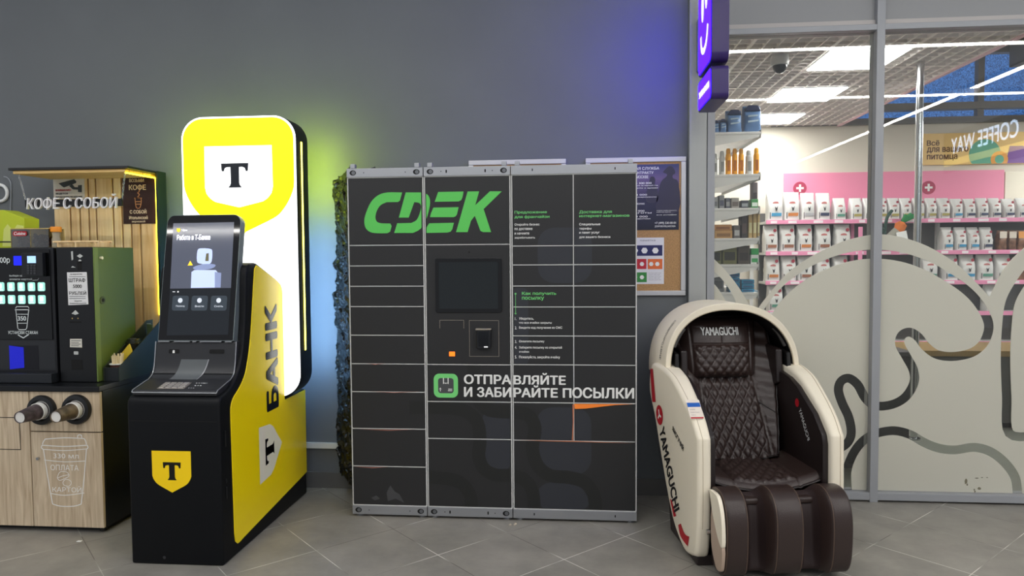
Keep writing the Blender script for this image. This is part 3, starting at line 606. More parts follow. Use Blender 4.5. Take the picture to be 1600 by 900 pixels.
for p0, p1, yt, k, col, nm, lb, cat, top, d, z0 in (
 (1113, 1122, 308, 2, (170, 172, 170), 'jar_box', 'pale grey pack nearest the post on the third rack shelf', 'box', (120, 122, 124), .1, None), (1124, 1132, 305, 2, (150, 150, 152), 'jar_box', 'mid grey pack beside the pale grey one on the third rack shelf', 'box', (90, 92, 110), .1, None), (1134, 1141, 309, 2, (96, 96, 108), 'jar_box', 'slim dark grey pack on the third rack shelf', 'box', (160, 160, 160), .1, None), (1143, 1155, 309, 2, (176, 170, 164), 'jar_box', 'beige grey low pack beside a dark box on the third rack shelf', 'box', (120, 110, 104), .1, None), (1158, 1170, 313, 2, (58, 60, 70), 'pill_box', 'low dark box with grey label on the third rack shelf', 'box', (150, 156, 160), .1, None), (1174, 1185, 311, 2, (70, 150, 84), 'pill_box', 'low green box at the open end of the third rack shelf', 'box', (220, 230, 220), .1, None),
 (1176, 1184, 285, 2, (104, 92, 96), 'tall_carton', 'tall brown grey carton standing behind the green box', 'box', (70, 60, 64), .1, -1),
 (1117, 1145, 360, 3, (206, 160, 100), 'snack_box', 'lower orange box of the stack near the post', 'box', (150, 110, 66), .16, None),
 (1170, 1176, 333, 3, (190, 160, 108), 'sachet_box', 'tall beige carton, first of three at the fourth shelf end', 'box', (214, 206, 160), .16, None), (1177, 1183, 333, 3, (190, 160, 108), 'sachet_box', 'tall beige carton, middle of three at the fourth shelf end', 'box', (214, 206, 160), .16, None), (1184, 1187.8, 332, 3, (190, 160, 108), 'sachet_box', 'tall beige carton, last of three at the fourth shelf end', 'box', (214, 206, 160), .16, None),
 (1147, 1157, 352, 3, (112, 106, 104), 'pill_box', 'grey box beside the orange boxes on the fourth rack shelf', 'box', (190, 190, 190), .12, None), (1159, 1168, 335, 3, (70, 62, 60), 'tall_carton', 'tall dark brown carton beside the beige ones', 'box', (96, 80, 76), .12, None),
 (1112, 1128, 384, 4, (108, 108, 62), 'treat_pack', 'olive pack nearest the post on the fifth rack shelf', 'box', (52, 52, 40), .12, None), (1130, 1152, 382, 4, (118, 116, 66), 'treat_pack', 'wide olive pack in the middle of the fifth rack shelf', 'box', (60, 58, 44), .12, None), (1154, 1172, 384, 4, (84, 74, 62), 'treat_pack', 'brown pack beside the green topped tub', 'box', (60, 52, 46), .12, None), (1174, 1186.5, 398, 4, (216, 220, 216), 'vitamin_tub', 'white tub with green top at the fifth shelf end', 'tub', (60, 160, 90), .12, None),
 (1112, 1132, 428, 5, (120, 122, 124), 'pad_pack', 'grey pack behind the curved film line near the post', 'box', (90, 90, 92), .12, None)):
    rbox(p0, p1, yt, k, col, nm, lb, cat, d, top, group=GB, z0=None if z0 == -1 else z0, y=YR+.2 if z0 == -1 else None)
# stacked ones
z1 = at(1117, 360, YR+.05).z; rbox(1116, 1144, 351, 3, (212, 152, 92), 'snack_box', 'upper orange box of the stack near the post', 'box', .16, (160, 104, 60), group=GB, z0=z1)
zt = at(1187, 398, YR+.05).z; rbox(1174.5, 1186.5, 388, 4, (52, 160, 84), 'tub_lid_box', 'small green carton resting on the white tub', 'box', .1, None, group=GB, z0=zt)
for (p0, p1, ys, nm) in ((1141, 1157, (448.5, 441, 433.5, 426), 'taller'), (1160, 1180, (450.5, 443.5, 436.5), 'lower')):
    z = RZ[5]
    for q, y in enumerate(ys):
        rbox(p0, p1, y+.4, 5, (46, 136, 178), 'pad_pack', 'bright blue pack, %s from below in the %s stack on the rack' % (ORD[q], nm), 'pack', .14, (60, 100, 140), group='bright blue packs stacked on the rack', z0=z); z = at(p0, y, YR+.05).z
# ================================================================== parcel lockers
YL = 4.0; YLB = 4.44
m_door = mat('locker_charcoal', (38, 38, 39), .42, bump=.04, bscale=30); m_seam = mat('locker_seam_edge', (205, 205, 203), .45)
m_pl = mat('pattern_blue_grey', (47, 49, 55), .42); m_pd = mat('pattern_darker', (31, 32, 31), .42)
m_green = mat('logo_green', (92, 200, 90), .45); m_txg = mat('text_green', (120, 214, 124), .45)
PAT_L = [rrect(*(lambda a, b: (a.x, b.x, b.z, a.z))(at(840, 356, YL), at(925, 442, YL)), .09), rrect(*(lambda a, b: (a.x, b.x, b.z, a.z))(at(754, 640, YL), at(798, 736, YL)), .05),
         rrect(*(lambda a, b: (a.x, b.x, b.z, a.z))(at(838, 753, YL), at(924, 800, YL)), .09), rrect(*(lambda a, b: (a.x, b.x, b.z, a.z))(at(838, 636, YL), at(924, 742, YL)), .09), rrect(*(lambda a, b: (a.x, b.x, b.z, a.z))(at(800, 450, YL), at(826, 570, YL)), .03)]
PAT_D = [ribbon(smooth2(pz(q, YL), 4), .075) for q in (
 [(640, 637), (690, 637), (726, 642), (746, 660), (750, 690), (748, 712), (756, 732), (774, 742), (800, 743), (820, 750), (832, 768), (835, 800)],
 [(740, 540), (741, 600), (748, 625), (765, 641), (800, 644), (824, 648), (836, 668), (832, 700), (840, 727), (860, 743), (890, 746), (914, 754), (928, 774), (931, 800)],
 [(668, 745), (700, 748), (722, 756), (735, 775), (737, 800)])]
def door(root, x0, x1, z0, z1, name='door'):
    g = .0032
    o = MB().box(x0+g, x1-g, YL, YL+.02, z0+g, z1-g, .001).build(name, m_door, root)
    for nm, P, m, off in (('pattern', PAT_L, m_pl, .0003), ('pattern_stroke', PAT_D, m_pd, .0006)):
        A = front(YL, off); n = 0
        for poly in P:
            c = clip(poly, x0+g+.003, x1-g-.003, z0+g+.003, z1-g-.003)
            if len(c) > 2: A.loops(c); n += 1
        if n: A.build(nm, m, o)
    return o
def module(name, label, x0, x1, doors, kind):
    t = thing(name, label, 'locker', ((x0+x1)/2, YL+.2, 0), 'charcoal parcel locker modules' if kind != 'screen' else None)
    b = MB(); s = .006
    b.box(x0, x0+s, YL+.004, YLB, .066, 1.957); b.box(x1-s, x1, YL+.004, YLB, .066, 1.957)
    b.box(x0+s, x1-s, YL+.0205, YLB, .066, 1.957); b.build('carcass', m_seam, t, smooth=0)
    for z0, z1, nm in ((1.958, 2.008, 'top_rail'), (.014, .066, 'bottom_rail')):
        r = MB().box(x0, x1, YL-.006, YL+.05, z0, z1, .0025).build(nm, M_ALU, t)
        h = front(YL-.0062, .0003); zc = (z0+z1)/2
        if kind != 'wide':
            for xx in (x0+.037, x1-.037): h.loops(disc2(xx, zc, .019, 20, .015))
            h.loops(disc2(x0+.1, zc, .003, 8)); h.loops(disc2(x1-.1, zc, .003, 8))
            if kind == 'screen':
                for xx in (x0+.13, x1-.14): h.loops(rrect(xx-.004, xx+.004, zc-.009, zc+.009, .003, 2))
        else:
            for xx in (x0+.12, x1-.12): h.loops(rrect(xx-.003, xx+.003, zc-.007, zc+.007, .002, 2))
        h.build('rail_holes', M_DARKHOLE, r)
        if kind != 'wide':
            for xx in (x0+.040, x1-.034):
                h = front(YL-.0064, .0003); h.loops(disc2(xx, zc, .011, 14)); h.build('bolt_head', mat('bolt_grey', (112, 114, 118), .35, metal=.6), r)
    zs = sorted({round(z, 4) for d in doors for z in d[:2]})
    for q in zs: MB().box(x0+s, x1-s, YL-.0008, YL+.0204, q-.0021, q+.0021).build('door_seam', m_seam, t, smooth=0)
    if kind == 'wide':
        for q0, q1 in zip(zs[1:-1], zs[2:]): MB().box(XS-.0021, XS+.0021, YL-.0007, YL+.0204, q0+.0022, q1-.0022).build('door_seam', m_seam, t, smooth=0)
    for xx in (x0+.035, x1-.035):
        MB().box(xx-.014, xx+.014, YL-.004, YL+.03, 2.008, 2.034, .003).build('hanger_lug', M_ALU, t)
        f = MB().cyl((xx, YL+.03, .003), (xx, YL+.03, .014), .016, n=18); f.cyl((xx, YL+.03, 0), (xx, YL+.03, .004), .022, n=18); f.build('foot', M_ALU, t)
        f2 = MB().cyl((xx, YLB-.05, 0), (xx, YLB-.05, .07), .018, n=14); f2.build('foot', M_ALU, t)
    for z0, z1, *xx in doors:
        a, c = xx if xx else (x0+s, x1-s); door(t, a, c, z0, z1, 'header_panel' if z0 > 1.5 else 'door')
    return t
LX = (-1.301, -.8605); MX = (-.8565, -.3665); RX = (-.3625, .333); XS = -.0165
la = module('parcel_locker', 'charcoal locker column of nine doors beside the crinkled black film', *LX, [(1.572, 1.956), (1.455, 1.572), (1.338, 1.455), (1.222, 1.338), (1.057, 1.222), (.892, 1.057), (.730, .892), (.516, .730), (.296, .516), (.068, .296)], 'plain')
lb = module('parcel_terminal', 'charcoal locker column with the touch screen and card reader in its upper half', *MX, [(1.572, 1.956), (.678, .891), (.464, .678), (.068, .464)], 'screen')
lc = module('parcel_locker', 'wide charcoal locker with two columns of doors, next to the cork notice board', *RX,
 [(a, b, x0, x1) for a, b in ((1.561, 1.956), (1.455, 1.561), (1.337, 1.455), (1.219, 1.337), (1.056, 1.219), (.893, 1.056), (.678, .893), (.462, .678)) for x0, x1 in ((RX[0]+.006, XS), (XS, RX[1]-.006))]+[(.068, .462)], 'wide')
# green logo, cut where the two modules meet
def lg(pts): return pz([(510+x/3, 230+y/3) for x, y in pts], YL)
LOGO = [
 smooth2([(340, 212), (287, 212), (245, 224), (210, 256), (186, 308), (178, 345), (184, 378), (206, 398), (240, 403), (286, 403)], 3)+[(299, 396), (306, 370), (300, 358)]+smooth2([(258, 357), (238, 350), (230, 330), (236, 300), (254, 272), (282, 258)], 3)+[(336, 257), (345, 250), (355, 212)],
 [(372, 212)]+smooth2([(448, 212), (474, 222), (486, 250), (482, 290), (468, 338), (442, 382), (406, 402)], 3)+[(318, 402), (332, 357)]+smooth2([(398, 355), (424, 340), (440, 302), (444, 276), (434, 261), (412, 258)], 3)+[(386, 330), (340, 330)],
 [(524, 210), (643, 208), (638, 235), (632, 248), (620, 254), (508, 256)], [(502, 283), (620, 281), (612, 315), (606, 324), (596, 328), (486, 328), (490, 310)], [(482, 357), (598, 354), (590, 385), (582, 396), (568, 400), (468, 402), (470, 375)],
 [(662, 208), (716, 207), (698, 272), (766, 207), (822, 207), (737, 290), (772, 398), (735, 398), (722, 392), (696, 322), (678, 345), (662, 398), (608, 398)]]
def sh(p): return [(x/3, y/3) for x, y in p]
for root, (x0, x1), ids in ((la, LX, (0, 1)), (lb, MX, (1, 2, 3, 4, 5))):
    A = front(YL, .0012)
    for i in ids:
        c = clip(lg(LOGO[i]), x0+.012, x1-.012, 1.6, 1.95)
        if len(c) > 2: A.loops(c)
    A.build('logo', m_green, root)
# big white text, one piece per door
for root, rowsL in ((lb, [('ОТПРА', 725, 799, 585.5, 600), ('И ЗАБИ', 725, 799, 605, 620)]), (lc, [('ВЛЯЙТЕ', 802.5, 884, 583, 600.5), ('РАЙТЕ П', 802.5, 893, 602.5, 620.5), ('ОСЫЛКИ', 894, 991, 606, 622)])):
    A = front(YL, .0012)
    for body, p0, p1, y0, y1 in rowsL: line_px(A, body, p0, p1, y0, y1, YL, bold=.032)
    A.build('lettering', M_WHITE, root)
# green package pictogram
a = at(678, 621, YL); b = at(715.5, 584, YL); A = front(YL, .001); A.loops(rrect(a.x, b.x, a.z, b.z, .032)); io = A.build('package_icon', m_txg, lb)
w = b.x-a.x; A = front(YL, .0014); A.loops(rrect(a.x+w*.18, b.x-w*.18, a.z+w*.18, b.z-w*.18, .016)); A.build('icon_ground', mat('icon_grey', (72, 74, 76), .5), lb)
cx = (a.x+b.x)/2
A = front(YL, .0018)
A.loops([(cx-.016, b.z-.024), (cx-.016, b.z-.06), (cx-.008, b.z-.054), (cx, b.z-.058), (cx+.008, b.z-.054), (cx+.016, b.z-.06), (cx+.016, b.z-.024), (cx+.011, b.z-.024), (cx+.011, b.z-.052), (cx-.011, b.z-.052), (cx-.011, b.z-.024)])
A.build('icon_tape', M_WHITE, lb); A = front(YL, .0018)
A.loops([(cx-.034, a.z+.036), (cx-.034, a.z+.05), (cx-.040, a.z+.046), (cx-.032, a.z+.058), (cx-.024, a.z+.046), (cx-.030, a.z+.05), (cx-.030, a.z+.036)])
A.build('icon_arrow', M_WHITE, lb); A = front(YL, .0018)
A.loops([(cx+.012, a.z+.038), (cx+.036, a.z+.038), (cx+.036, a.z+.042), (cx+.012, a.z+.042)]); A.loops([(cx+.014, a.z+.047), (cx+.036, a.z+.047), (cx+.036, a.z+.051), (cx+.014, a.z+.051)])
A.build('icon_lines', M_WHITE, lb)
# small texts, block by block
def text_block(nm, m, L):
    A = front(YL, .0012)
    for body, p0, p1, y0, y1 in L: line_px(A, body, p0, p1, y0, y1, YL, bold=.015)
    A.build(nm, m, lc)
text_block('heading', m_txg, [('Предложение', 804, 854.5, 329, 334.8), ('для франчайзи', 804, 858.5, 336, 342)])
text_block('heading', m_txg, [('Доставка для', 905, 956, 328.4, 334.2), ('интернет-магазинов', 905, 983.5, 335.4, 340.6)])
text_block('heading', m_txg, [('Как получить', 815.5, 869, 455.8, 462), ('посылку', 815.5, 850, 463.6, 469.8)])
A = front(YL, .0012); q = at(805.5, 459, YL); A.loops(disc2(q.x, q.z, .0055, 12)); q2 = at(805.5, 491, YL); A.loops([(q.x-.0012, q.z), (q.x+.0012, q.z), (q.x+.0012, q2.z), (q.x-.0012, q2.z)]); A.loops(ribbon([(q.x-.006, q2.z+.006), (q.x, q2.z), (q.x+.006, q2.z+.006)], .0025))
A.build('arrow', m_txg, lc)
text_block('small_print', M_WHITE, [('Откройте бизнес', 804, 843, 348.6, 353.6), ('по доставке', 804, 832, 356, 360.4), ('и начните', 804, 827, 363.2, 366.6), ('зарабатывать', 804, 836, 369.6, 373.6)])
text_block('small_print', M_WHITE, [('Специальные', 905, 938, 348.2, 353), ('тарифы', 905, 924, 355.2, 359.6), ('и пакет услуг', 905, 937, 362, 366.2), ('для вашего бизнеса', 905, 953.5, 368.2, 372.8)])
text_block('small_print', M_WHITE, [('1.', 804.5, 807, 495.8, 500), ('Убедитесь,', 811, 834, 495.8, 500.2), ('что все ячейки закрыты', 811, 862, 502.4, 506.6), ('2.', 804.5, 807.5, 510, 514.5), ('Введите код получения из СМС', 811, 878.5, 510, 514.4)])
text_block('small_print', M_WHITE, [('3.', 804.5, 807.5, 531.5, 536), ('Оплатите посылку', 811, 850.5, 531.6, 535.8), ('4.', 804.5, 807.5, 540.5, 545), ('Заберите посылку из открытой', 811, 878, 541, 545.4), ('ячейки', 811, 826.5, 547.8, 551), ('5.', 804.5, 807.5, 555.5, 560), ('Пожалуйста, закройте ячейку', 811, 875, 556, 560.6)])
# console of the middle module: screen, reader, pointer light
cp = MB().box(MX[0]+.0105, MX[1]-.0105, YL, YL+.02, .896, 1.567, .0025).build('console_panel', m_door, lb)
a = at(681, 488.5, YL); b = at(784, 403, YL)
fr_ = MB().prism(rrect(a.x, b.x, a.z, b.z, .012), 'y', YL-.006, YL-.0004, .002).build('touch_screen', mat('screen_bezel', (7, 7, 8), .12), lb)
MB().box(a.x+.022, b.x-.022, YL-.0075, YL-.0062, a.z+.022, b.z-.022).build('display', mat('screen_glass', (12, 15, 16), .03, emit=.5, ecol=(20, 26, 28)), fr_)
q = at(733, 394, YL); A = front(YL, .001); A.loops(disc2(q.x, q.z, .005, 14)); A.build('camera_hole', M_DARKHOLE, lb)
def outline(A, p0, y0, p1, y1, w, sides='tlrb'):
    a = at(p0, y1, YL); b = at(p1, y0, YL)
    for s, r in (('t', (a.x, b.x, b.z-w, b.z)), ('b', (a.x, b.x, a.z, a.z+w)), ('l', (a.x, a.x+w, a.z, b.z)), ('r', (b.x-w, b.x, a.z, b.z))):
        if s in sides: A.loops([(r[0], r[2]), (r[1], r[2]), (r[1], r[3]), (r[0], r[3])])
A = front(YL, .001); outline(A, 687, 500, 725, 513, .0022, 'tlr'); outline(A, 733.5, 500.5, 779.5, 557, .0022)
A.build('panel_outlines', mat('outline_beige', (140, 132, 122), .5), lb)
a = at(745, 544.5, YL); b = at(767.5, 514.5, YL)
rd = MB().prism(rrect(a.x, b.x, a.z, b.z, .012), 'y', YL-.03, YL-.0005, .006, 3).build('card_reader', mat('reader_black', (18, 20, 24), .3), lb)
A = front(YL-.0302, .0006); A.loops(rrect(a.x+.014, b.x-.014, a.z+.016, b.z-.012, .005)); A.build('reader_face', mat('reader_face', (14, 17, 22), .1), rd)
A = front(YL-.031, .0006); A.loops([(a.x+.045, a.z+.010), (b.x-.016, a.z+.010), (b.x-.016, a.z+.016), (a.x+.045, a.z+.016)]); A.build('reader_lamp', mat('reader_lamp', (235, 235, 235), .4, emit=.6), rd)
MB().box(a.x-.002, b.x+.002, YL-.034, YL-.0005, b.z-.002, b.z+.006, .002).build('reader_hood', mat('reader_hood', (150, 142, 128), .4), rd)
a = at(702, 556.5, YL); b = at(711, 549.5, YL); MB().box(a.x, b.x, YL-.006, YL-.0004, a.z, b.z, .002).build('indicator_lamp', mat('orange_lamp', (255, 120, 30), .3, emit=1.2), lb)
# bent orange film at the corner of one door
A = front(YL-.006, 0); a = at(897, 631, YL-.006)
A.loops(pz([(897, 631), (990, 631.5), (960, 633), (935, 636), (915, 638.5), (898, 639)], YL-.006)); A.build('orange_strip', mat('orange_edge', (255, 138, 50), .4), lc)
A = front(YL-.004, 0); A.loops(pz([(894.5, 632), (897, 632), (896.5, 660), (895.5, 688), (893.5, 688), (895, 660)], YL-.004)); A.loops(pz([(806, 687.5), (896, 689), (990, 692.5), (940, 691.5), (850, 689.3)], YL-.004)); A.build('orange_seam', mat('orange_edge_dull', (186, 116, 84), .5), lc)
for root, L in ((la, [(568, 572, 601, 665), (612, 578, 655, 612.5), (671, 560, 655, 671.5), (729.5, 553, 610, 730)]),):
    A = front(YL-.002, 0)
    for y, p0, p1, yy in L: A.loops(pz([(p0, y-.4), ((p0+p1)/2, y+.9), (p1, y-.3), ((p0+p1)/2, y+1.8)], YL-.002))
    A.build('reddish_seams', mat('reddish_seam', (190, 120, 105), .5), root)
# smudges near the floor on the first module
A = front(YL, .0007)
for L in ([(604, 770), (610, 758), (617, 768), (624, 772), (632, 786), (618, 779), (606, 783)], [(580, 778), (588, 774), (594, 779), (586, 782)]): A.loops(pz(L, YL))
A.build('smudges', mat('smudge', (66, 66, 68), .7), la)
# crinkled black film hanging at the side of the lockers
from mathutils import noise
def film_pt(u, v):
    p = Vector((u*1.2+v*6.0, v*22-u*3.4, 1.7)); q = Vector((u*3+v*9, v*46-u*7, 4.1))
    r = (abs(noise.noise(p))*2-.5)*.022+(abs(noise.noise(q))*2-.5)*.020+(abs(noise.noise(q*2.3))*2-.5)*.012
    e = noise.noise(Vector((v*14, 3.3, .5)))
    x = -1.303-.05*u-.170*u*(1+.10*e+.06*(v > .93)); y = 4.06+.36*u; z = .125+1.90*v-.05*u*(v > .95)
    return (x-.18*r*(.2+u), y-r*min(1, u*6), z+.02*noise.noise(q)*(0 < v < 1))
mb = MB(); mb.grid(film_pt, 24, 300)
o = mb.build('plastic_film', mat('black_stretch_film', (13, 13, 7), .34), smooth=38, recalc=False, weld=True)
md = o.modifiers.new('thick', 'SOLIDIFY'); md.thickness = .0015
tag(o, 'crinkled shiny black plastic film hanging beside the first locker column', 'film')
mb = MB()
for k in range(10):
    x = -1.30+.02*k; mb.add([(x, YLB-.12, 2.03+.012*math.sin(k*1.7)), (x+.02, YLB-.12, 2.03+.012*math.sin(k*1.7+1.7)), (x+.022, YLB-.02, 2.055-.002*k+.02*math.sin(k*2.3)), (x+.002, YLB-.02, 2.06-.002*k+.02*math.sin(k*2.3-2.3))], [(0, 1, 2, 3)])
o = mb.build('film_scrap', mat('black_stretch_film', (0, 0, 0)), smooth=0, weld=True); md = o.modifiers.new('thick', 'SOLIDIFY'); md.thickness = .002
tag(o, 'crumpled scrap of black film lying on top of the first locker column', 'film')
# ================================================================== cork notice boards
m_cork = mat('cork', (176, 138, 94), .85, var=.22, vscale=140, bump=.3, bscale=250); m_frame = mat('board_frame', (196, 196, 198), .35, metal=.5)
def board(x0, x1, z0, z1, label):
    t = thing('notice_board', label, 'notice board', ((x0+x1)/2, YW-.01, z0))
    MB().box(x0+.01, x1-.01, YW-.012, YW-.001, z0+.01, z1-.01).build('cork_panel', m_cork, t)
    f = MB(); w = .03
    for a in ((x0, x1, z1-w, z1), (x0, x1, z0, z0+w), (x0, x0+w, z0+w, z1-w), (x1-w, x1, z0+w, z1-w)): f.box(a[0], a[1], YW-.024, YW-.0005, a[2], a[3], .004)
    f.build('frame', m_frame, t); return t
board(.058, .668, 1.255, 2.104, 'cork notice board with silver frame beside the silver post, holding two posters')
board(-.671, -.062, 1.255, 2.104, 'cork notice board with silver frame hidden behind the lockers, only its top edge showing')
YP = YW-.014
a = at(960, 360, YP); b = at(1061, 256, YP)
def poster_mat():
    m = bpy.data.materials.new('poster_dusk'); m.use_nodes = True; nt = m.node_tree; bb = nt.nodes['Principled BSDF']; bb.inputs['Roughness'].default_value = .25
    tc = nt.nodes.new('ShaderNodeTexCoord'); sp = nt.nodes.new('ShaderNodeSeparateXYZ'); mr = nt.nodes.new('ShaderNodeMapRange'); mr.inputs[1].default_value = a.z; mr.inputs[2].default_value = b.z
    r = nt.nodes.new('ShaderNodeValToRGB'); e = r.color_ramp.elements; e[0].position = 0; e[0].color = (*lin((34, 36, 52)), 1); e[1].position = 1; e[1].color = (*lin((58, 66, 110)), 1)
    x = e.new(.45); x.color = (*lin((52, 52, 78)), 1); x = e.new(.78); x.color = (*lin((104, 88, 128)), 1)
    nt.links.new(tc.outputs['Object'], sp.inputs[0]); nt.links.new(sp.outputs['Z'], mr.inputs[0]); nt.links.new(mr.outputs[0], r.inputs[0]); nt.links.new(r.outputs[0], bb.inputs['Base Color']); return m
t = thing('poster', 'dark blue poster with white text and two soldier silhouettes, upper one on the cork board', 'poster', ((a.x+b.x)/2, YP, a.z))
MB().box(a.x, b.x, YP, YP+.0015, a.z, b.z).build('sheet', poster_mat(), t, smooth=0)
A = front(YP)
A.loops(smooth2(pz([(1026, 330), (1029, 300), (1033, 284), (1041, 276), (1042, 272), (1036, 269), (1040, 264), (1046, 259), (1052, 262), (1055, 270), (1051, 274), (1052, 279), (1060, 286), (1060.5, 330)], YP), 3, True))
A.loops(smooth2(pz([(1010, 315), (1011, 296), (1014, 286), (1016, 277), (1021, 276), (1024, 281), (1023, 288), (1027, 296), (1027, 315)], YP), 3, True)); A.build('soldier_silhouettes', mat('poster_figure', (58, 56, 76), .3), t)
A = front(YP, .0012)
for body, p0, p1, y0, y1 in (('ВОЕННАЯ СЛУЖБА', 972, 1030, 260.5, 266), ('ПО КОНТРАКТУ', 978, 1021, 267.5, 272.5), ('В МОСКВЕ', 990, 1013, 274, 279), ('от 5 300 000', 985, 1018, 284.5, 288), ('выплата за первый год', 985, 1028, 288.5, 291.5), ('служба в армии', 985, 1028, 292.5, 295.5), ('500 000', 985, 1011, 303, 306), ('единовременно', 985, 1026, 307, 309.5), ('ежемесячно', 985, 1007, 317, 320), ('200 000', 985, 1007, 328, 331), ('льготы', 985, 1018, 331.5, 334), ('100 000', 985, 1012, 337, 340), ('гарантии', 985, 1016, 341, 343.5), ('+7 (499) 530-00-01', 1023, 1056, 346.5, 351), ('ДОБРОВОЛЕЦ МОСКВА', 1023, 1055.5, 352, 355.5), ('на время службы сохраняется', 1026, 1057, 328, 330), ('рабочее место', 1026, 1048, 330.5, 332.5), ('все условия', 1026, 1057, 335, 337)): line_px(A, body, p0, p1, y0, y1, YP, bold=.01)
A.build('lettering', M_WHITE, t)
a = at(960, 444, YP); b = at(1037.5, 371, YP)
t = thing('notice_sheet', 'white information sheet with blue, red, orange and green boxes, lower one on the cork board', 'paper', ((a.x+b.x)/2, YP, a.z))
MB().box(a.x, b.x, YP, YP+.001, a.z, b.z).build('sheet', mat('sheet_white', (222, 222, 226), .35), t, smooth=0)
for nm, col, p0, p1, y0, y1, cs in (('blue_box', (38, 42, 92), 966, 1035, 383, 400, (992, 1007, 1024)), ('red_box', (190, 40, 56), 966, 1010, 404.5, 420.5, (990, 1003)), ('orange_box', (222, 110, 56), 1012, 1035, 404.5, 420.5, (1017.5, 1027)), ('green_box', (56, 140, 66), 966, 1010.5, 425.5, 441, (992, 1003))):
    A = front(YP); q0 = at(p0, y1, YP); q1 = at(p1, y0, YP); A.loops([(q0.x, q0.z), (q1.x, q0.z), (q1.x, q1.z), (q0.x, q1.z)]); o = A.build(nm, mat(nm, col, .4), t)
    A = front(YP, .0014)
    for c in cs: q = at(c, (y0+y1)/2, YP); A.loops(disc2(q.x, q.z, .020 if nm == 'blue_box' else .014, 6))
    A.build('pictograms', M_WHITE, o)
A = front(YP)
for k in range(5): line_px(A, 'порядок действий', 1013, 1033-2*(k % 2), 426+2.6*k, 427.6+2.6*k, YP)
line_px(A, 'памятка', 1000, 1024, 374.5, 377, YP); A.build('fine_print', mat('fine_print', (110, 110, 120), .6), t)
# ================================================================== purple blade sign on the post
t = thing('blade_sign', 'purple lit blade sign with a white smiling face, fixed to the silver post', 'sign', (.74, 4.1, 2.3))
XF = .70
def blade(z0, z1, nm, r):
    P = rrect(3.845, 4.25, z0, z1, r)
    b = MB().prism(P, 'x', XF+.002, XF+.092, .004).build(nm, mat('sign_dark_purple', (52, 36, 98), .35), t)
    A = Art((XF, 4.25, z0), (0, -1, 0), (0, 0, 1), .0); A.loops(rrect(.010, .395, .012, z1-z0-.012, r*.9)); A.build('lit_face', emat('purple_face', (30, 4, 255), L_PURPLE), b)
    return b
bu = blade(2.512, 3.06, 'upper_box', .05); bl = blade(2.318, 2.492, 'lower_box', .03)
A = Art((XF-.002, 4.25, 2.512), (0, -1, 0), (0, 0, 1), .0)
A.loops(disc2(.15, .36, .035, 20, .085)); A.loops(disc2(.26, .40, .035, 20, .085)); A.loops(ribbon(smooth2([(.10, .21), (.12, .14), (.19, .11), (.27, .14), (.31, .22)], 4), .035))
A.build('smile', emat('sign_white', (255, 255, 255), 1.2), bu)
A = Art((XF-.002, 4.25, 2.318), (0, -1, 0), (0, 0, 1), .0); A.text('ЗООМАГАЗИН', .05, .355, .07, .105, bold=.01); A.build('lettering', emat('sign_white', (0, 0, 0), 1), bl)
MB().cyl((.745, 4.0, 2.49), (.745, 4.0, 2.514), .008).build('connector', M_STEEL, t)
MB().box(.72, .77, 4.25, 4.455, 2.6, 2.9, .004).build('bracket', M_ALUD, t)
# ================================================================== bank terminal
KX0, KX1 = -2.195, -1.722
t = thing('bank_terminal', 'black and yellow bank terminal with touch screen and keypad before the lit pylon', 'terminal', (-1.96, 3.8, 0))
prof = [(3.29, .0), (3.29, .79), (3.295, .815), (3.315, .832)]+smooth2([(3.34, .836), (3.42, .86), (3.50, .93), (3.55, 1.03), (3.585, 1.2), (3.60, 1.38), (3.615, 1.45), (3.65, 1.476)], 3)+[(3.71, 1.48), (3.74, 1.474), (3.98, 1.384), (4.02, 1.365)]+smooth2([(4.04, 1.352), (4.056, 1.33), (4.062, 1.30)], 3)+[(4.062, .672), (4.38, .672), (4.38, 0)]
MB().prism(prof, 'x', KX0, KX1, .012, 3, ang=.35).build('body', M_SATIN, t, smooth=35)
A = front(3.289, .0005); A.loops([(KX0+.012, .712), (KX1-.012, .712), (KX1-.012, .716), (KX0+.012, .716)]); A.build('front_seam', M_DARKHOLE, t)
# yellow side panels
yp = [(3.435, .055)]+smooth2([(3.412, .075), (3.404, .12)], 2)+[(3.394, .70)]+smooth2([(3.395, .755), (3.42, .80), (3.50, .848), (3.565, .91), (3.615, 1.03), (3.65, 1.18), (3.68, 1.36), (3.70, 1.45)], 3)+[(3.72, 1.466), (3.75, 1.458), (3.98, 1.375)]+smooth2([(4.03, 1.35), (4.05, 1.325), (4.055, 1.29)], 3)+[(4.055, .666), (4.376, .666), (4.376, .137), (3.50, .060)]+[(3.46, .0545)]
for x0, x1 in ((KX1-.001, KX1+.004), (KX0-.004, KX0+.001)): MB().prism(yp, 'x', x0, x1, .0015, 1).build('side_panel', mat('terminal_yellow', (255, 226, 10), .3), t)
# side artwork: reads upwards, letter tops towards the front
def side_art(off=.001): return Art((KX1+.004, 0, 0), (0, 0, 1), (0, -1, 0), off)    # a = Z, b = -Y; normal +x
A = side_art(); A.text('БАНК', .645, 1.245, -3.965, -3.805, bold=.045); A.build('bank_lettering', mat('terminal_letters', (22, 26, 34), .18), t)
SH = [(.585, -3.70), (.272, -3.70)]+smooth2([(.285, -3.84), (.31, -3.885), (.352, -3.925)], 4)+[(.4285, -4.0)]+smooth2([(.505, -3.925), (.548, -3.885), (.573, -3.84)], 4)
A = side_art(); A.loops(SH); A.build('side_shield', mat('shield_cream', (236, 232, 208), .4), t)
TT = [(0, 1), (1, 1), (.98, .68), (.90, .66), (.86, .80), (.78, .84), (.66, .84), (.655, .2), (.68, .1), (.76, 0), (.24, 0), (.32, .1), (.345, .2), (.34, .84), (.22, .84), (.14, .80), (.10, .66), (.02, .68)]
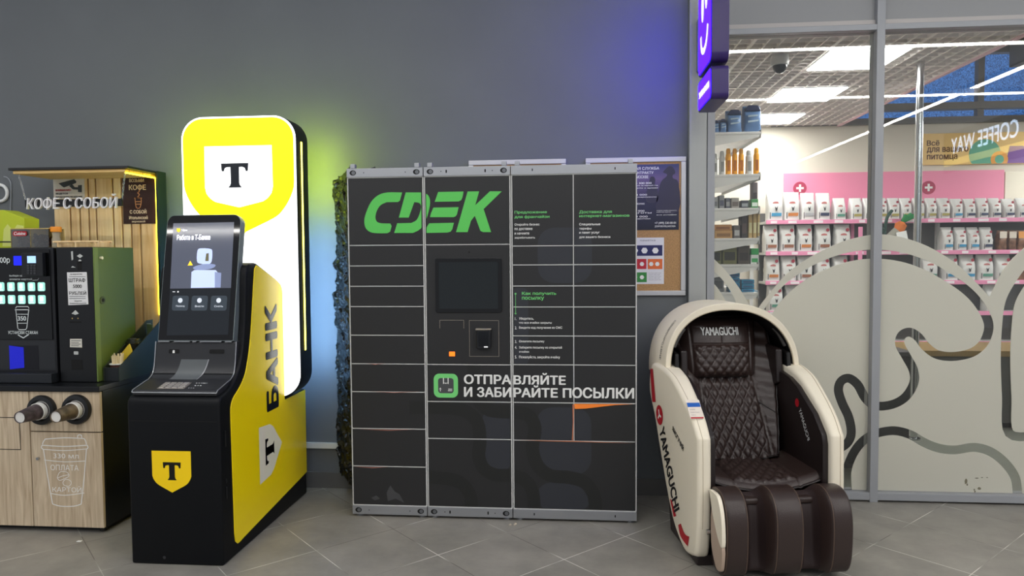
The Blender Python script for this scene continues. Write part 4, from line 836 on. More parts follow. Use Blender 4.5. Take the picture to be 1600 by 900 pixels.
A = side_art(.0016); A.loops([(.355+x*.147, -3.89+y*.115) for x, y in TT]); A.build('side_letter', M_GLOSS, t)
A = front(3.289, .001); a = at(237, 704, 3.289); b = at(298, 704, 3.289); w = b.x-a.x
FS = [(0, 0), (w, 0)]+[(w, -.62*w)]+smooth2([(w*.97, -.70*w), (w*.90, -.80*w), (w*.80, -.87*w)], 3)+[(w*.5, -1.03*w)]+smooth2([(w*.20, -.87*w), (w*.10, -.80*w), (w*.03, -.70*w)], 3)+[(0, -.62*w)]
A.loops([(a.x+x, a.z+z) for x, z in FS]); A.build('front_shield', mat('shield_yellow', (255, 214, 10), .4), t)
A = front(3.289, .0016); A.loops([(a.x+w*.28+x*w*.46, a.z-.72*w+y*w*.44) for x, y in TT]); A.build('front_letter', M_GLOSS, t)
A = front(3.289, .001); q = at(257, 871, 3.289); A.loops(disc2(q.x, q.z, .008, 14)); A.build('lock', mat('lock_grey', (70, 70, 74), .4, metal=.6), t)
m = MB()
for z0, z1 in ((.32, .38), (.40, .42), (.58, .66)): m.box(KX1, KX1+.006, 3.33, 3.338, z0, z1, .002)
m.build('door_hinges', M_BLACK, t)
# console: deck, curved fascia
CX0, CX1 = -2.178, -1.745
cp = [(3.312, .832), (3.309, .85), (3.318, .860), (3.42, .884)]+smooth2([(3.45, .890), (3.485, .912), (3.502, .95), (3.512, 1.0)], 3)+[(3.524, 1.075), (3.62, 1.075), (3.62, .95), (3.5, .84)]
cs = MB().prism(cp, 'x', CX0, CX1, .010, 3, ang=.4).build('console', mat('console_graphite', (40, 41, 44), .36), t, smooth=40)
ed = MB()
for x in (CX0, CX1):
    s = -1 if x == CX0 else 1
    ed.tube([(x+s*.001, p[0]-.001, p[1]+.001) for p in cp[1:-3]], .0028, 8)
ed.tube([(CX0, 3.308, .85), (CX1, 3.308, .85)], .0028, 8); ed.build('silver_edge', M_ALU, cs)
def on_deck(u, y):                      # deck plane point
    return (u, y, .860+(y-3.318)/.102*.024+.0006)
def on_fascia(u, z): return (u, 3.512+(z-1.0)*.16-.0007, z)
k = MB(); ks = MB(); 
kx0, kx1 = -2.066, -1.925
a = Vector(on_deck(0, 3.335)); b = Vector(on_deck(0, 3.408)); d = (b-a)
k.add([(kx0, a.y, a.z+.001), (kx1, a.y, a.z+.001), (kx1, b.y, b.z+.001), (kx0, b.y, b.z+.001), (kx0, a.y, a.z-.001), (kx1, a.y, a.z-.001), (kx1, b.y, b.z-.001), (kx0, b.y, b.z-.001)], [(0, 1, 2, 3), (0, 4, 5, 1), (1, 5, 6, 2), (2, 6, 7, 3), (3, 7, 4, 0)])
kp = k.build('keypad', mat('keypad_plate', (150, 142, 132), .4, metal=.6), cs, smooth=0)
for i in range(4):
    for j in range(4):
        u0 = kx0+.006+i*.0335; v0 = a+d*(.06+.235*j); v1 = a+d*(.06+.235*j+.17); key = MB()
        key.add([(u0, v0.y, v0.z+.0012), (u0+.028, v0.y, v0.z+.0012), (u0+.028, v1.y, v1.z+.0012), (u0, v1.y, v1.z+.0012), (u0+.002, v0.y+.001, v0.z+.005), (u0+.026, v0.y+.001, v0.z+.005), (u0+.026, v1.y-.001, v1.z+.005), (u0+.002, v1.y-.001, v1.z+.005)], [(4, 5, 6, 7), (0, 1, 5, 4), (1, 2, 6, 5), (2, 3, 7, 6), (3, 0, 4, 7)])
        key.build('key', mat('key_metal', (190, 184, 176), .35, metal=.7), kp, smooth=0)
# cash tray pressed into the curve between deck and fascia
CV = [p for p in cp if .885 < p[1] < 1.0]
def curve_patch(nm, m, xa, xb, xc, xd, off, t0=0.0, t1=1.0):
    def fn(u, v):
        v = t0+(t1-t0)*v; f = v*(len(CV)-1); i = min(len(CV)-2, int(f)); q = f-i; y = CV[i][0]+(CV[i+1][0]-CV[i][0])*q; z = CV[i][1]+(CV[i+1][1]-CV[i][1])*q
        l = xa+(xc-xa)*v; r = xb+(xd-xb)*v; return (l+(r-l)*u, y-off, z+off*.5)
    MB().grid(fn, 4, 16).build(nm, m, cs, smooth=80)
curve_patch('cash_tray', mat('recess_grey', (92, 96, 98), .4), -2.068, -1.922, -2.030, -1.880, .0012)
curve_patch('tray_edge', M_ALU, -1.925, -1.920, -1.884, -1.879, .0020)
A = Art((0, 3.512, 1.0), (1, 0, 0), (0, .16, 1), .002)
A.loops(rrect(-2.105, -2.048, .014, .036, .006)); A.loops(rrect(-1.885, -1.805, .014, .036, .006)); A.build('card_slots', M_DARKHOLE, cs)
A = Art((0, 3.512, 1.0), (1, 0, 0), (0, .16, 1), .0028); A.loops(disc2(-2.078, .026, .006, 12)); A.loops(rrect(-2.084, -2.072, .016, .022, .002)); A.build('scanner_marks', M_WHITE, cs)
A = Art((0, 3.318, .860), (1, 0, 0), (0, .102, .024), .001)
for i in range(4): A.loops(disc2(-1.90+i*.012+.004, .088, .003, 8))
for i in range(3): A.loops(disc2(-1.888+i*.014, .058, .004, 8)); A.loops(disc2(-1.905+i*.012, .028, .003, 8))
A.loops([(-1.868, .086), (-1.84, .086), (-1.84, .089), (-1.868, .089)]); A.build('deck_symbols', M_WHITE, cs)
# tilted monitor
MZ0, MZ1 = 1.078, 1.735; tilt = .125/.657
N = Vector((0, -1, tilt)).normalized(); V = Vector((0, tilt, 1)).normalized()
def mp(x, s, d=0): return Vector((x, 3.522, MZ0))+V*s+N*d
HS = (MZ1-MZ0)/V.z; P = [(-2.167, 0), (-1.757, 0)]+[p for p in rrect(-2.167, -1.757, 0, HS, .045, 6)[0:14]]
mb = MB(); n = len(P); F = [mp(x, s, .004) for x, s in P]; B = [mp(x, s, -.045) for x, s in P]
bm = bmesh.new(); fa = [bm.verts.new(p) for p in F]; ba = [bm.verts.new(p) for p in B]; bm.faces.new(fa); bm.faces.new(ba[::-1])
for i in range(n): bm.faces.new((fa[i], ba[i], ba[(i+1) % n], fa[(i+1) % n]))
mb._bev(bm, .003, 2, 0, .6); mon = mb.build('monitor', mat('monitor_side', (118, 128, 128), .3, metal=.4), t)
def mart(d): return Art(mp(0, 0, .004), (1, 0, 0), tuple(V), d)
A = mart(.0006); A.loops([(x+(.004 if x < -1.96 else -.004), max(.004, min(s, HS-.003))) for x, s in P]); A.build('screen_glass', mat('monitor_glass', (5, 5, 7), .04), mon)
def msc(px, py):                       # the tilted screen's point met by a pixel
    o = mp(0, 0, .004); d = CW+CR*((px-800)/FPX)-CU*((py-450)/FPX); k = (o-CAMP).dot(N)/d.dot(N); q = CAMP+d*k; return (q.x, (q-o).dot(V))
def mloop(A, pts, **k): A.loops([msc(*p) for p in pts], **k)
def mtext(A, s, p0, p1, y0, y1, **k): a = msc(p0, y1); b = msc(p1, y0); A.text(s, a[0], b[0], a[1], b[1], **k)
A = mart(.0012); mloop(A, [(271, 349), (366, 347), (361, 450), (266, 451)]); A.build('display_image', mat('display_slate', (78, 82, 96), .08, emit=.55), mon)
A = mart(.0012); mloop(A, [(266, 451.5), (361, 450.5), (356.5, 523), (260.5, 524)]); A.build('display_menu', mat('display_dark', (22, 26, 31), .06, emit=.5), mon)
A = mart(.0018); mtext(A, 'Работа в Т-Банке', 276.5, 329.5, 366.5, 375.5, bold=.03); mtext(A, 'Т-Банк', 283.5, 293.5, 358, 361.5, bold=.02)
mloop(A, [(270, 455.5), (274, 455.5), (274, 456.3), (270, 456.3)]); q = msc(278.5, 456); A.loops(disc2(q[0], q[1], .004, 10)); A.build('display_text', emat('display_white', (240, 240, 245), .9), mon)
A = mart(.0018); mloop(A, [(276.5, 357), (282, 357), (282, 361), (279.3, 363.5), (276.5, 361)]); mloop(A, [(297.5, 407.5), (301.5, 414.5), (293.5, 415)]); A.build('display_yellow', emat('display_yel', (255, 210, 40), .85), mon)
A = mart(.0018); mloop(A, [(299.5, 425), (304, 422), (337, 422), (340, 425), (338.5, 449.5), (298.5, 450)]); mloop(A, smooth2([(309, 391), (316, 388), (329, 389), (332, 393), (331, 408), (326, 413), (313, 412), (308, 408)], 3, True)); A.build('display_podium', emat('display_pale', (176, 190, 222), .8), mon)
A = mart(.0023); mloop(A, [(336, 425), (346, 426.5), (345, 449.5), (336, 449.5)]); mloop(A, smooth2([(302, 418), (316, 413), (335, 413), (336, 417), (326, 421), (308, 422)], 3, True)); A.build('display_podium_shade', emat('display_mid', (124, 136, 172), .7), mon)  # darker tones of the pictured podium: shade drawn into the screen image
A = mart(.0026); mloop(A, [(322.5, 396.5), (326.5, 395.5), (326.5, 408), (321, 408)]); A.build('display_badge', emat('display_badge', (92, 88, 60), .6), mon)
for p0, p1 in ((268.5, 295.5), (298.5, 325.5), (328.5, 355.5)):
    A = mart(.0018); a = msc(p0, 485.5); b = msc(p1, 462); o = None; A.loops(rrect(a[0], b[0], a[1], b[1], .012)); o = A.build('menu_button', mat('display_button', (52, 60, 68), .08, emit=.5), mon)
for c, s in ((282, 'Перевод'), (312, 'Внести'), (342, 'Снять')):
    A = mart(.0024); q = msc(c, 469.5); A.loops(disc2(q[0], q[1], .013, 16)); mtext(A, s, c-7, c+7, 477, 480, bold=.01); A.build('menu_icon', emat('display_icon', (200, 206, 214), .6), mon)
m = MB(); 
for p0, p1 in ((-2.160, -2.10), (-2.075, -1.99), (-1.975, -1.955), (-1.935, -1.82), (-1.80, -1.765)): m.box(p0, p1, 3.512, 3.52, 1.074, 1.079)
m.build('bottom_trim', M_ALU, mon)
MB().box(-2.05, -1.87, 3.60, 3.70, 1.1, 1.40, .01).build('monitor_bracket', M_BLACK, t)
# ================================================================== lit pylon behind the terminal
PX0, PX1, PZ0, PZ1, PY0, PY1 = -2.322, -1.624, .680, 2.335, 4.064, 4.255
t = thing('light_pylon', 'tall glowing white pylon with a yellow shield and black letter behind the terminal', 'lightbox', (-1.97, 4.16, PZ0))
MB().prism(rrect(PX0, PX1, PZ0, PZ1, .135, 9), 'y', PY0+.012, PY1, .006, 2, ang=.6).build('housing', M_SATIN, t)
MB().prism(rrect(PX0+.002, PX1-.002, PZ0+.002, PZ1-.002, .133, 9), 'y', PY0, PY0+.0115, .003, 2, ang=.6).build('front_panel', emat('pylon_white', (252, 254, 255), L_PYLON), t)
YA = PY0-.001
L_ = PX0+.012; R_ = PX1-.012; T_ = PZ1-.012; CXP = (L_+R_)/2
arc = lambda cx, cz, a0, a1, r, n=8: [(cx+r*math.cos(math.radians(a0+(a1-a0)*i/n)), cz+r*math.sin(math.radians(a0+(a1-a0)*i/n))) for i in range(n+1)]
q = [(x.x, x.z) for x in (at(456, 285, YA), at(450, 316, YA), at(436, 335, YA), at(420, 345, YA), at(385, 362, YA), at(367, 371, YA))]
right = smooth2([(R_, q[0][1]+.05), (R_-.004, q[0][1]-.03), q[1], q[2], q[3]], 4)+[q[4]]; tip = (CXP, q[5][1]-.005)
left = [(2*CXP-x, z) for x, z in right][::-1]
outer = arc(L_+.125, T_-.125, 180, 90, .125)+arc(R_-.125, T_-.125, 90, 0, .125)+right+[tip]+left
iw = .205; it = at(366, 228, YA).z; ib = at(367, 324, YA).z
inner = [(CXP-iw, it), (CXP+iw, it), (CXP+iw+.002, it-.24)]+smooth2([(CXP+iw-.006, it-.275), (CXP+iw-.03, it-.305), (CXP+iw-.06, it-.325)], 3)+[(CXP, ib)]+smooth2([(CXP-iw+.06, it-.325), (CXP-iw+.03, it-.305), (CXP-iw+.006, it-.275)], 3)+[(CXP-iw-.002, it-.24)]
A = front(PY0, .0006); A.loops(outer, inner); A.build('yellow_shield', mat('pylon_yellow', (255, 246, 0), .4, emit=1.05, ecol=(255, 246, 0)), t)
A = front(PY0, .0008); a = at(346, 293.5, YA); b = at(388, 254.5, YA); A.loops([(a.x+x*(b.x-a.x), a.z+y*(b.z-a.z)) for x, y in TT]); A.build('letter', mat('pylon_letter', (14, 22, 34), .4), t)
for x0, x1 in ((PX1-.002, PX1+.003), (PX0-.003, PX0+.002)): MB().box(x0, x1, 4.142, 4.158, .95, 2.19, .001).build('side_light', emat('pylon_side_yellow', (255, 244, 90), L_SIDE_Y), t)
# halo lights on the back of the housing, facing the wall
for z0, z1, nm, m_ in ((.78, 1.72, 'back_light', emat('halo_cool', (150, 200, 255), L_HALO_W)), (1.76, 2.25, 'back_light', emat('halo_yellow', (220, 255, 70), L_HALO_Y))):
    for x0, x1 in ((PX1-.06, PX1-.03), (PX0+.03, PX0+.06)): MB().box(x0, x1, PY1-.001, PY1+.012, z0, z1, .002).build(nm, m_, t)
MB().box(-2.1, -1.85, PY1-.001, YW-.001, 1.2, 1.9, .004).build('wall_bracket', M_BLACK, t)
# ================================================================== coffee stand
m_oak = wood('grey_oak', (178, 156, 128), (216, 198, 170), 'z', 1.0, .5); m_pine = wood('pine_slat', (230, 190, 132), (250, 220, 170), 'z', .8, .55)
m_dkg = mat('dark_green_steel', (20, 34, 32), .35); CF = 3.64; CRX = -2.578; CT = .815
t = thing('coffee_cabinet', 'oak fronted cabinet with black sides carrying the coffee machine', 'cabinet', (-3.2, 3.95, 0))
b = MB(); b.box(-4.1, CRX, CF+.02, 4.27, .03, CT-.03, .003); b.build('carcass', mat('cabinet_black', (12, 14, 16), .3), t)
p = MB(); p.box(-4.05, CRX-.03, CF+.06, 4.24, 0, .03); p.build('plinth', M_BLACK, t)
MB().box(-4.1, CRX+.002, CF-.012, 4.275, CT-.03, CT, .004).build('worktop', mat('worktop_black', (16, 18, 22), .3), t)
m_edge = mat('oak_edge', (170, 140, 96), .6)
def front_panel(nm, x0, x1, z0, z1, par): return MB().box(x0, x1, CF, CF+.018, z0, z1, .0015).build(nm, m_oak, par)
d1 = front_panel('door', -2.991, -2.582, .032, .558, t); d2 = front_panel('cup_panel', -2.991, -2.582, .564, .782, t); d3 = front_panel('door', -3.9, -2.997, .032, .782, t)
for px, py in ((60.5, 716),): q = at(px, py, CF); MB().cyl((q.x, CF-.012, q.z), (q.x, CF, q.z), .008).build('lock_knob', M_STEEL, d1)
q = at(33, 703, CF); q1 = at(33, 652, CF); A = front(CF)
for x0, x1, z0, z1 in ((-3.9, q.x, q.z, q.z+.004), (-3.9, q.x, q1.z-.004, q1.z), (q.x-.004, q.x, q.z, q1.z)): A.loops([(x0, z0), (x1, z0), (x1, z1), (x0, z1)])
A.build('flap_groove', M_DARKHOLE, d3)
A = front(CF); q = at(98, 640, CF); A.loops([(q.x-.001, .566), (q.x+.001, .566), (q.x+.001, .780), (q.x-.001, .780)]); A.build('plank_joint', mat('joint', (120, 96, 70), .6), d2)
for x in (-2.62, -3.5): MB().cyl((x, CF+.05, 0), (x, CF+.05, .03), .018).build('foot', M_BLACK, t)
# white drawing of a paper cup on the door
def zc(x, y): q = at(x/3.4615, 580+y/3.4615, CF); return (q.x, q.z)
A = front(CF)
for L, w in (([(245, 367), (350, 360), (455, 364)], .005), ([(245, 367), (236, 380), (230, 396)], .005), ([(455, 364), (464, 378), (468, 396)], .005), ([(228, 400), (350, 407), (472, 400)], .005), ([(228, 400), (224, 412), (232, 422)], .005), ([(472, 400), (477, 412), (470, 420)], .005), ([(232, 422), (350, 429), (470, 420)], .004), ([(420, 362), (423, 346), (440, 346), (443, 365)], .005), ([(236, 424), (262, 590), (285, 718)], .005), ([(468, 422), (454, 590), (440, 718)], .005), ([(285, 718), (330, 730), (400, 730), (440, 718)], .005), ([(240, 480), (350, 490), (465, 485)], .004), ([(272, 660), (350, 671), (456, 658)], .004)):
    A.loops(ribbon([zc(*p) for p in smooth2(L, 4)], w))
for L in ([(310, 575), (325, 545), (360, 545), (374, 565), (352, 580), (322, 590), (310, 575)], [(312, 578), (340, 566), (372, 560)], [(340, 600), (355, 585), (378, 590), (386, 605), (372, 622), (346, 615), (340, 600)]): A.loops(ribbon([zc(*p) for p in smooth2(L, 4)], .003))
for s, x0, x1, y0, y1 in (('330 мл', 290, 425, 447, 470), ('ОПЛАТА', 275, 425, 508, 535), ('КАРТОЙ', 285, 440, 622, 652)): a = zc(x0, y1); c = zc(x1, y0); A.text(s, a[0], c[0], a[1], c[1], bold=.0)
A.build('cup_drawing', M_WHITE, d1)
# cup dispensers and the paper cups hanging in them
def pcup(c, axis, label, m_, r0=.041, r1=.028, L=.125):
    t2 = thing('paper_cup', label, 'cup', c); mb = MB(); mb.lathe([(r0, 0), (r1, L), (r1*.93, L), (r1*.90, L-.006), (0, L-.006)], c, 28, axis); mb.build('wall', m_, t2)
    w = Vector(axis).normalized(); MB().lathe([(r1*.91, L-.0075), (r1*.91, L-.0055), (0, L-.0055)], Vector(c), 28, axis).build('base', mat('cup_white', (228, 226, 220), .5), t2)
    MB().lathe([(r0+.001, -.002), (r0+.004, .002), (r0+.001, .012)], c, 28, axis).build('rim', mat('cup_white', (0, 0, 0)), t2); return t2
for i, (px, py) in enumerate(((68, 640), (122, 639))):
    q = at(px, py, CF)
    r = MB().lathe([(.080, .0), (.083, .012), (.078, .026), (.060, .03), (.052, .02), (.05, .004)], (q.x, CF-.0005, q.z), 40, (0, -1, 0)); r.build('dispenser_ring', M_BLACK, d2)
    m_ = mat('cup_print_%d' % i, ((70, 60, 62), (84, 72, 58))[i], .45, var=.9, vscale=26)
    pcup((q.x, CF-.006, q.z), (0, -1, -.03), ('paper cup with dark print sticking out of the dispenser closer to the flap door', 'paper cup with brown print sticking out of the dispenser closer to the bank terminal')[i], m_, .048, .031, .165)
    MB().lathe([(.0455, .0), (.0465, .05), (.043, .052)], (q.x, CF-.002, q.z), 30, (0, -1, -.03)).build('dispenser_collar', mat('cup_white', (0, 0, 0)), d2)
# slatted back panel with canopy
SY = 4.42
t = thing('slat_canopy', 'pine slat back panel with a yellow lit canopy over the coffee machine', 'canopy', (-3.05, SY, .3))
MB().box(-3.385, -2.668, SY+.016, SY+.03, .3, 2.045).build('backing', M_BLACK, t)
m = MB()
for a, b in ((88, 111.4), (114.2, 126.4), (129.2, 140.4), (143, 152.0), (154.4, 178.4), (181, 192.0), (194.6, 206.0), (208.6, 220.0), (222.6, 245.5)):
    xa = at(a, 400, SY).x; xb = at(b, 400, SY).x; m.box(xa, xb, SY-.004, SY+.015, .3, 2.03, .002)
m.build('slat_panel', m_pine, t)
ro = MB().box(-3.44, -2.672, 4.086, 4.45, 2.046, 2.062, .003).build('roof', mat('roof_black', (34, 34, 36), .5), t)
m = MB()
for k in range(7): m.box(-3.42, -2.70, 4.10+k*.046, 4.10+k*.046+.040, 2.026, 2.0455, .002)
m.build('roof_slats', wood('pine_roof', (206, 166, 96), (232, 196, 130), 'x', 1.2), ro)
MB().box(-2.668, -2.652, 4.36, 4.455, .3, 2.062, .003).build('side_edge', m_dkg, t)
MB().box(-2.698, -2.692, 4.404, 4.4155, 1.14, 2.02).build('light_strip', emat('canopy_strip', (255, 232, 50), L_CANOPY), t)
MB().box(-2.698, -2.690, 4.10, 4.41, 2.018, 2.0255).build('light_strip', emat('canopy_strip', (0, 0, 0), 1), t)
# hanging sign
t = thing('hanging_sign', 'black bar with thick white letters КОФЕ С СОБОЙ hung on chains from the canopy', 'sign', (-3.06, 4.11, 1.83))
YH = 4.10; a = at(39, 324, YH); b = at(190, 310, YH)
MB().box(a.x, b.x, YH, YH+.012, a.z, b.z, .002).build('bar', M_BLACK, t)
mb = MB(); v, f = fit(text2('КОФЕ С СОБОЙ', .0, .12), at(44, 320, YH).x, at(185, 320, YH).x, at(44, 328, YH).z, at(44, 305, YH).z); 
va = [(p[0], YH-.016-.0003*p[2], p[1]) for p in v]; bm = bmesh.new(); vs = [bm.verts.new(p) for p in va]
for q in f:
    try: bm.faces.new([vs[i] for i in q])
    except ValueError: pass
ex = bmesh.ops.extrude_face_region(bm, geom=bm.faces[:]); bmesh.ops.translate(bm, verts=[g for g in ex['geom'] if isinstance(g, bmesh.types.BMVert)], vec=(0, .0155, 0))
mb.addbm(bm).build('letters', mat('sign_white_plastic', (238, 236, 238), .4), t, smooth=30)
for p0, p1 in (((29, 272), (40, 312)), ((195.5, 272), (190.5, 312))):
    P0 = at(*p0, YH+.006); P1 = at(*p1, YH+.006); P0.z = 2.0235; m = MB(); L = (P1-P0).length; k = int(L/.011); w = (P1-P0).normalized(); uu = w.cross(Vector((0, 1, 0))).normalized(); vv = Vector((0, 1, 0))
    for i in range(k):
        c = P0+(P1-P0)*((i+.5)/k); s = uu if i % 2 else vv
        m.tube([c+w*(.0085*math.cos(x))+s*(.0045*math.sin(x)) for x in [2*PI*j/10 for j in range(10)]], .0014, 6, closed=True)
    m.build('chain', M_STEEL, t)
# notices on the slats
YN = SY-.0065
a = at(84, 311, YN); b = at(131.5, 278.5, YN); t = thing('warning_notice', 'white video surveillance notice with a camera picture on the pine slats', 'notice', ((a.x+b.x)/2, YN, a.z))
MB().box(a.x, b.x, YN, YN+.0015, a.z, b.z).build('sheet', mat('notice_paper', (224, 216, 206), .5), t, smooth=0)
A = front(YN)
A.loops(pz([(91.5, 286.5), (116, 280), (119.5, 283.5), (119, 286), (100, 293), (97, 291)], YN)); A.loops(pz([(108, 290.5), (113, 288), (117, 292.5), (122, 292.5), (122, 289.5), (128, 289), (128, 300.5), (122, 300), (122, 296.5), (114, 296)], YN)); A.build('camera_picture', mat('ink_dark', (56, 62, 66), .5), t)
A = front(YN); line_px(A, 'ВНИМАНИЕ!', 87, 111, 295.5, 299, YN, bold=.03); A.build('red_text', mat('ink_red', (190, 50, 46), .5), t)
A = front(YN); line_px(A, 'ВЕДЕТСЯ', 87.5, 106, 301, 304.5, YN, bold=.03); line_px(A, 'ВИДЕОНАБЛЮДЕНИЕ', 87.5, 129, 306, 309.5, YN, bold=.03); A.build('black_text', mat('ink_black', (30, 30, 32), .5), t)
a = at(193, 350, YN); b = at(242.5, 276, YN); t = thing('coffee_poster', 'dark brown coffee poster with white text hung on the pine slats', 'poster', ((a.x+b.x)/2, YN, a.z))
MB().box(a.x, b.x, YN, YN+.0015, a.z, b.z).build('sheet', mat('poster_brown', (56, 30, 22), .35, var=.3, vscale=5), t, smooth=0)
A = front(YN)
for s, p0, p1, y0, y1 in (('ВОЗЬМИ', 202, 225, 279, 285), ('КОФЕ', 201.5, 228, 288, 297.5), ('С СОБОЙ', 203, 229, 326.5, 334), ('Итальянский', 202, 231, 337, 343), ('зерновой', 206, 227, 344, 348.5)): line_px(A, s, p0, p1, y0, y1, YN, bold=.03)
A.build('lettering', mat('poster_cream', (240, 220, 190), .5), t)
A = front(YN); 
for L in ([(211, 310), (213, 324), (219, 324), (220.5, 310), (211, 310)], [(209.5, 309.5), (222, 309.5)], [(211.5, 315), (220, 315)], [(212, 319), (219.5, 319)], [(215, 308), (218, 304), (215, 301.5), (218, 299), (217, 296.5)]): A.loops(ribbon(pz(smooth2(L, 3), YN), .005))
A.build('cup_picture', mat('poster_orange', (222, 160, 110), .5), t)
# ------------------------------------------------------------------ coffee machine
MY = 3.75; MX1 = -2.905
t = thing('coffee_machine', 'black coffee vending machine with glowing drink buttons on the oak cabinet', 'coffee machine', (-3.3, 3.95, CT))
MB().box(-3.75, MX1, MY, 4.2, CT+.001, 1.572, .006).build('body', mat('machine_black', (21, 22, 26), .35), t)
a = at(-60, 530, MY); b = at(78, 390, MY); MB().box(-3.70, b.x, MY-.005, MY+.001, a.z, b.z, .002).build('front_glass', mat('front_glass_black', (5, 6, 7), .07), t)
YM = MY-.0058
A = front(YM); 
for row, (y0, y1), cols in ((0, (441, 455), ((-6, 7), (12, 23), (28, 39), (44, 55), (59.5, 70.5))), (1, (461, 475), ((-5, 8), (13, 24), (29, 40), (44.5, 55.5), (60, 71.5)))):
    for c0, c1 in cols:
        p = at(c0, y1, YM); q = at(c1, y0, YM); k = MB().prism(rrect(p.x, q.x, p.z, q.z, .008, 3), 'y', YM-.003, YM, .001, 1)
        o = k.build('drink_button', emat('button_mint', (150, 214, 200), .75), t)
        B = front(YM-.003, .0006); w = q.x-p.x; h = q.z-p.z; B.loops(rrect(p.x+w*.28, q.x-w*.28, p.z+h*.30, q.z-h*.15, .005, 3)); B.loops([(p.x+w*.2, p.z+h*.12), (q.x-w*.2, p.z+h*.12), (q.x-w*.2, p.z+h*.2), (p.x+w*.2, p.z+h*.2)]); B.build('drink_picture', emat('button_white', (236, 252, 246), .95), o)
A = front(YM); line_px(A, '100р', -3, 15.5, 402, 413, YM, bold=.01); A.build('price', mat('panel_print', (200, 206, 206), .5, emit=.15), t); A = front(YM); line_px(A, 'выбери на', 15, 35, 429, 433, YM); line_px(A, 'оплати картой', 15, 50, 434.5, 438.5, YM); A.loops(ribbon(pz([(51, 438), (59, 437.5), (61, 434.5)], YM), .002)); A.build('panel_print', mat('panel_print', (200, 206, 206), .5, emit=.15), t); A = front(YM); line_px(A, 'УСТАНОВИ СТАКАН', 13, 59, 517, 522, YM, bold=.01)
A.loops(ribbon(pz([(28, 523), (36.5, 528), (45, 522.5)], YM), .006))
for L, w in (([(24.5, 482), (26, 479), (44, 479), (45.5, 482)], .004), ([(23.5, 484), (46, 484)], .004), ([(25, 485), (28, 513), (30, 515), (40, 515), (42, 513), (45, 485)], .004), ([(26, 491), (44, 491)], .003), ([(28, 505), (42, 505)], .003)): A.loops(ribbon(pz(L, YM), w))
line_px(A, '350', 28, 41, 494, 501, YM, bold=.02); A.build('panel_print', mat('panel_print', (200, 206, 206), .5, emit=.15), t)
a = at(22, 414.5, YM); b = at(37, 400, YM); MB().box(a.x, b.x, YM-.002, YM, a.z, b.z).build('blue_display', emat('display_blue', (20, 30, 255), 1.0), t)
a = at(40, 432, YM); b = at(72, 394.5, YM); o = MB().box(a.x, b.x, YM-.03, YM, a.z, b.z, .006).build('card_terminal', mat('terminal_dark', (22, 24, 27), .35), t)
a2 = at(43, 411, YM-.03); b2 = at(56, 400, YM-.03); A = front(YM-.0305); A.loops([(a2.x, a2.z), (b2.x, a2.z), (b2.x, b2.z), (a2.x, b2.z)]); A.build('terminal_screen', emat('terminal_screen', (160, 200, 250), .9), o)
m = MB()
for i in range(3):
    for j in range(4): q = at(44.5+i*5, 415+j*4, YM-.03); m.box(q.x-.007, q.x+.007, YM-.034, YM-.03, q.z-.005, q.z+.005, .001)
m.build('terminal_keys', mat('terminal_key', (60, 62, 66), .5), o)
# cup niche with blue light, drip tray
a = at(16, 577, MY); b = at(60, 540, MY)
n = MB(); x0, x1, z0, z1 = a.x, b.x, a.z, b.z; d = .004
A = front(MY, .001); A.loops([(-3.7, z0-.002), (MX1-.01, z0-.002), (MX1-.01, z1+.03), (-3.7, z1+.03)], ); A.build('niche_surround', mat('niche_surround', (36, 38, 42), .4), t)
A = front(MY, .002); A.loops([(x0, z0), (x1, z0), (x1, z1), (x0, z1)]); A.build('niche_opening', mat('niche_dark', (10, 11, 20), .3), t)
A = front(MY, .0026); A.loops([(x0, z0), (x0+(x1-x0)*.5, z0+.01), (x0+(x1-x0)*.5, z1-.01), (x0, z1)]); A.build('niche_blue_glow', emat('niche_blue', (24, 30, 190), .35), t)  # blue glow inside the niche, painted as a flat emissive patch
MB().box(-3.70, MX1+.0, MY-.05, MY-.001, CT+.001, CT+.055, .005).build('drip_tray', mat('tray_black', (34, 37, 42), .4), t)
# payment module
t = thing('payment_module', 'tall black coin unit with an olive green side, standing beside the coffee machine', 'vending unit', (-2.78, 3.93, CT))
MB().box(-2.890, -2.674, MY, 4.11, CT+.001, 1.572, .005).build('body', mat('unit_black', (16, 18, 21), .35), t)
MB().box(-2.6735, -2.667, MY+.012, 4.105, CT+.003, 1.57, .002).build('green_side_panel', mat('olive_green', (84, 104, 44), .4), t)
MB().box(-2.6738, -2.6655, MY+.001, MY+.035, CT+.004, 1.570, .002).build('green_edge_profile', mat('olive_light', (104, 124, 62), .4), t)
q = onx(157, 403, -2.667); MB().cyl((-2.667, q.y, q.z), (-2.655, q.y, q.z), .009).build('side_knob', mat('knob_cream', (220, 214, 180), .4), t)
q = onx(160, 469, -2.667); o = MB().lathe([(.022, 0), (.022, .003), (.016, .004)], (-2.667, q.y, q.z), 24, (1, 0, 0)).build('key_lock', mat('olive_dark', (58, 72, 34), .4), t); MB().cyl((-2.664, q.y, q.z), (-2.6615, q.y, q.z), .010).build('key_hole', M_DARKHOLE, o)
A = front(MY); 
for L in ([(111, 393), (114, 392.5), (114.5, 405.5), (112, 407)],): A.loops(pz(L, MY))
A.build('coin_slot', mat('fitting_pale', (200, 202, 198), .3, metal=.3), t); A = front(MY)
q = at(125, 400, MY); A.loops([(q.x+a*.018, q.z+b*.012) for a, b in ((-1, 0), (0, 1), (1, 0), (0, -1))]); q = at(125, 408, MY); A.loops(disc2(q.x, q.z, .009, 14)); A.build('bill_fitting', mat('fitting_pale', (0, 0, 0)), t); A = front(MY)
A.loops(pz([(111, 418), (113.5, 415.5), (118.5, 418)], MY)); A.build('arrow_mark', mat('fitting_pale', (0, 0, 0)), t); A = front(MY)
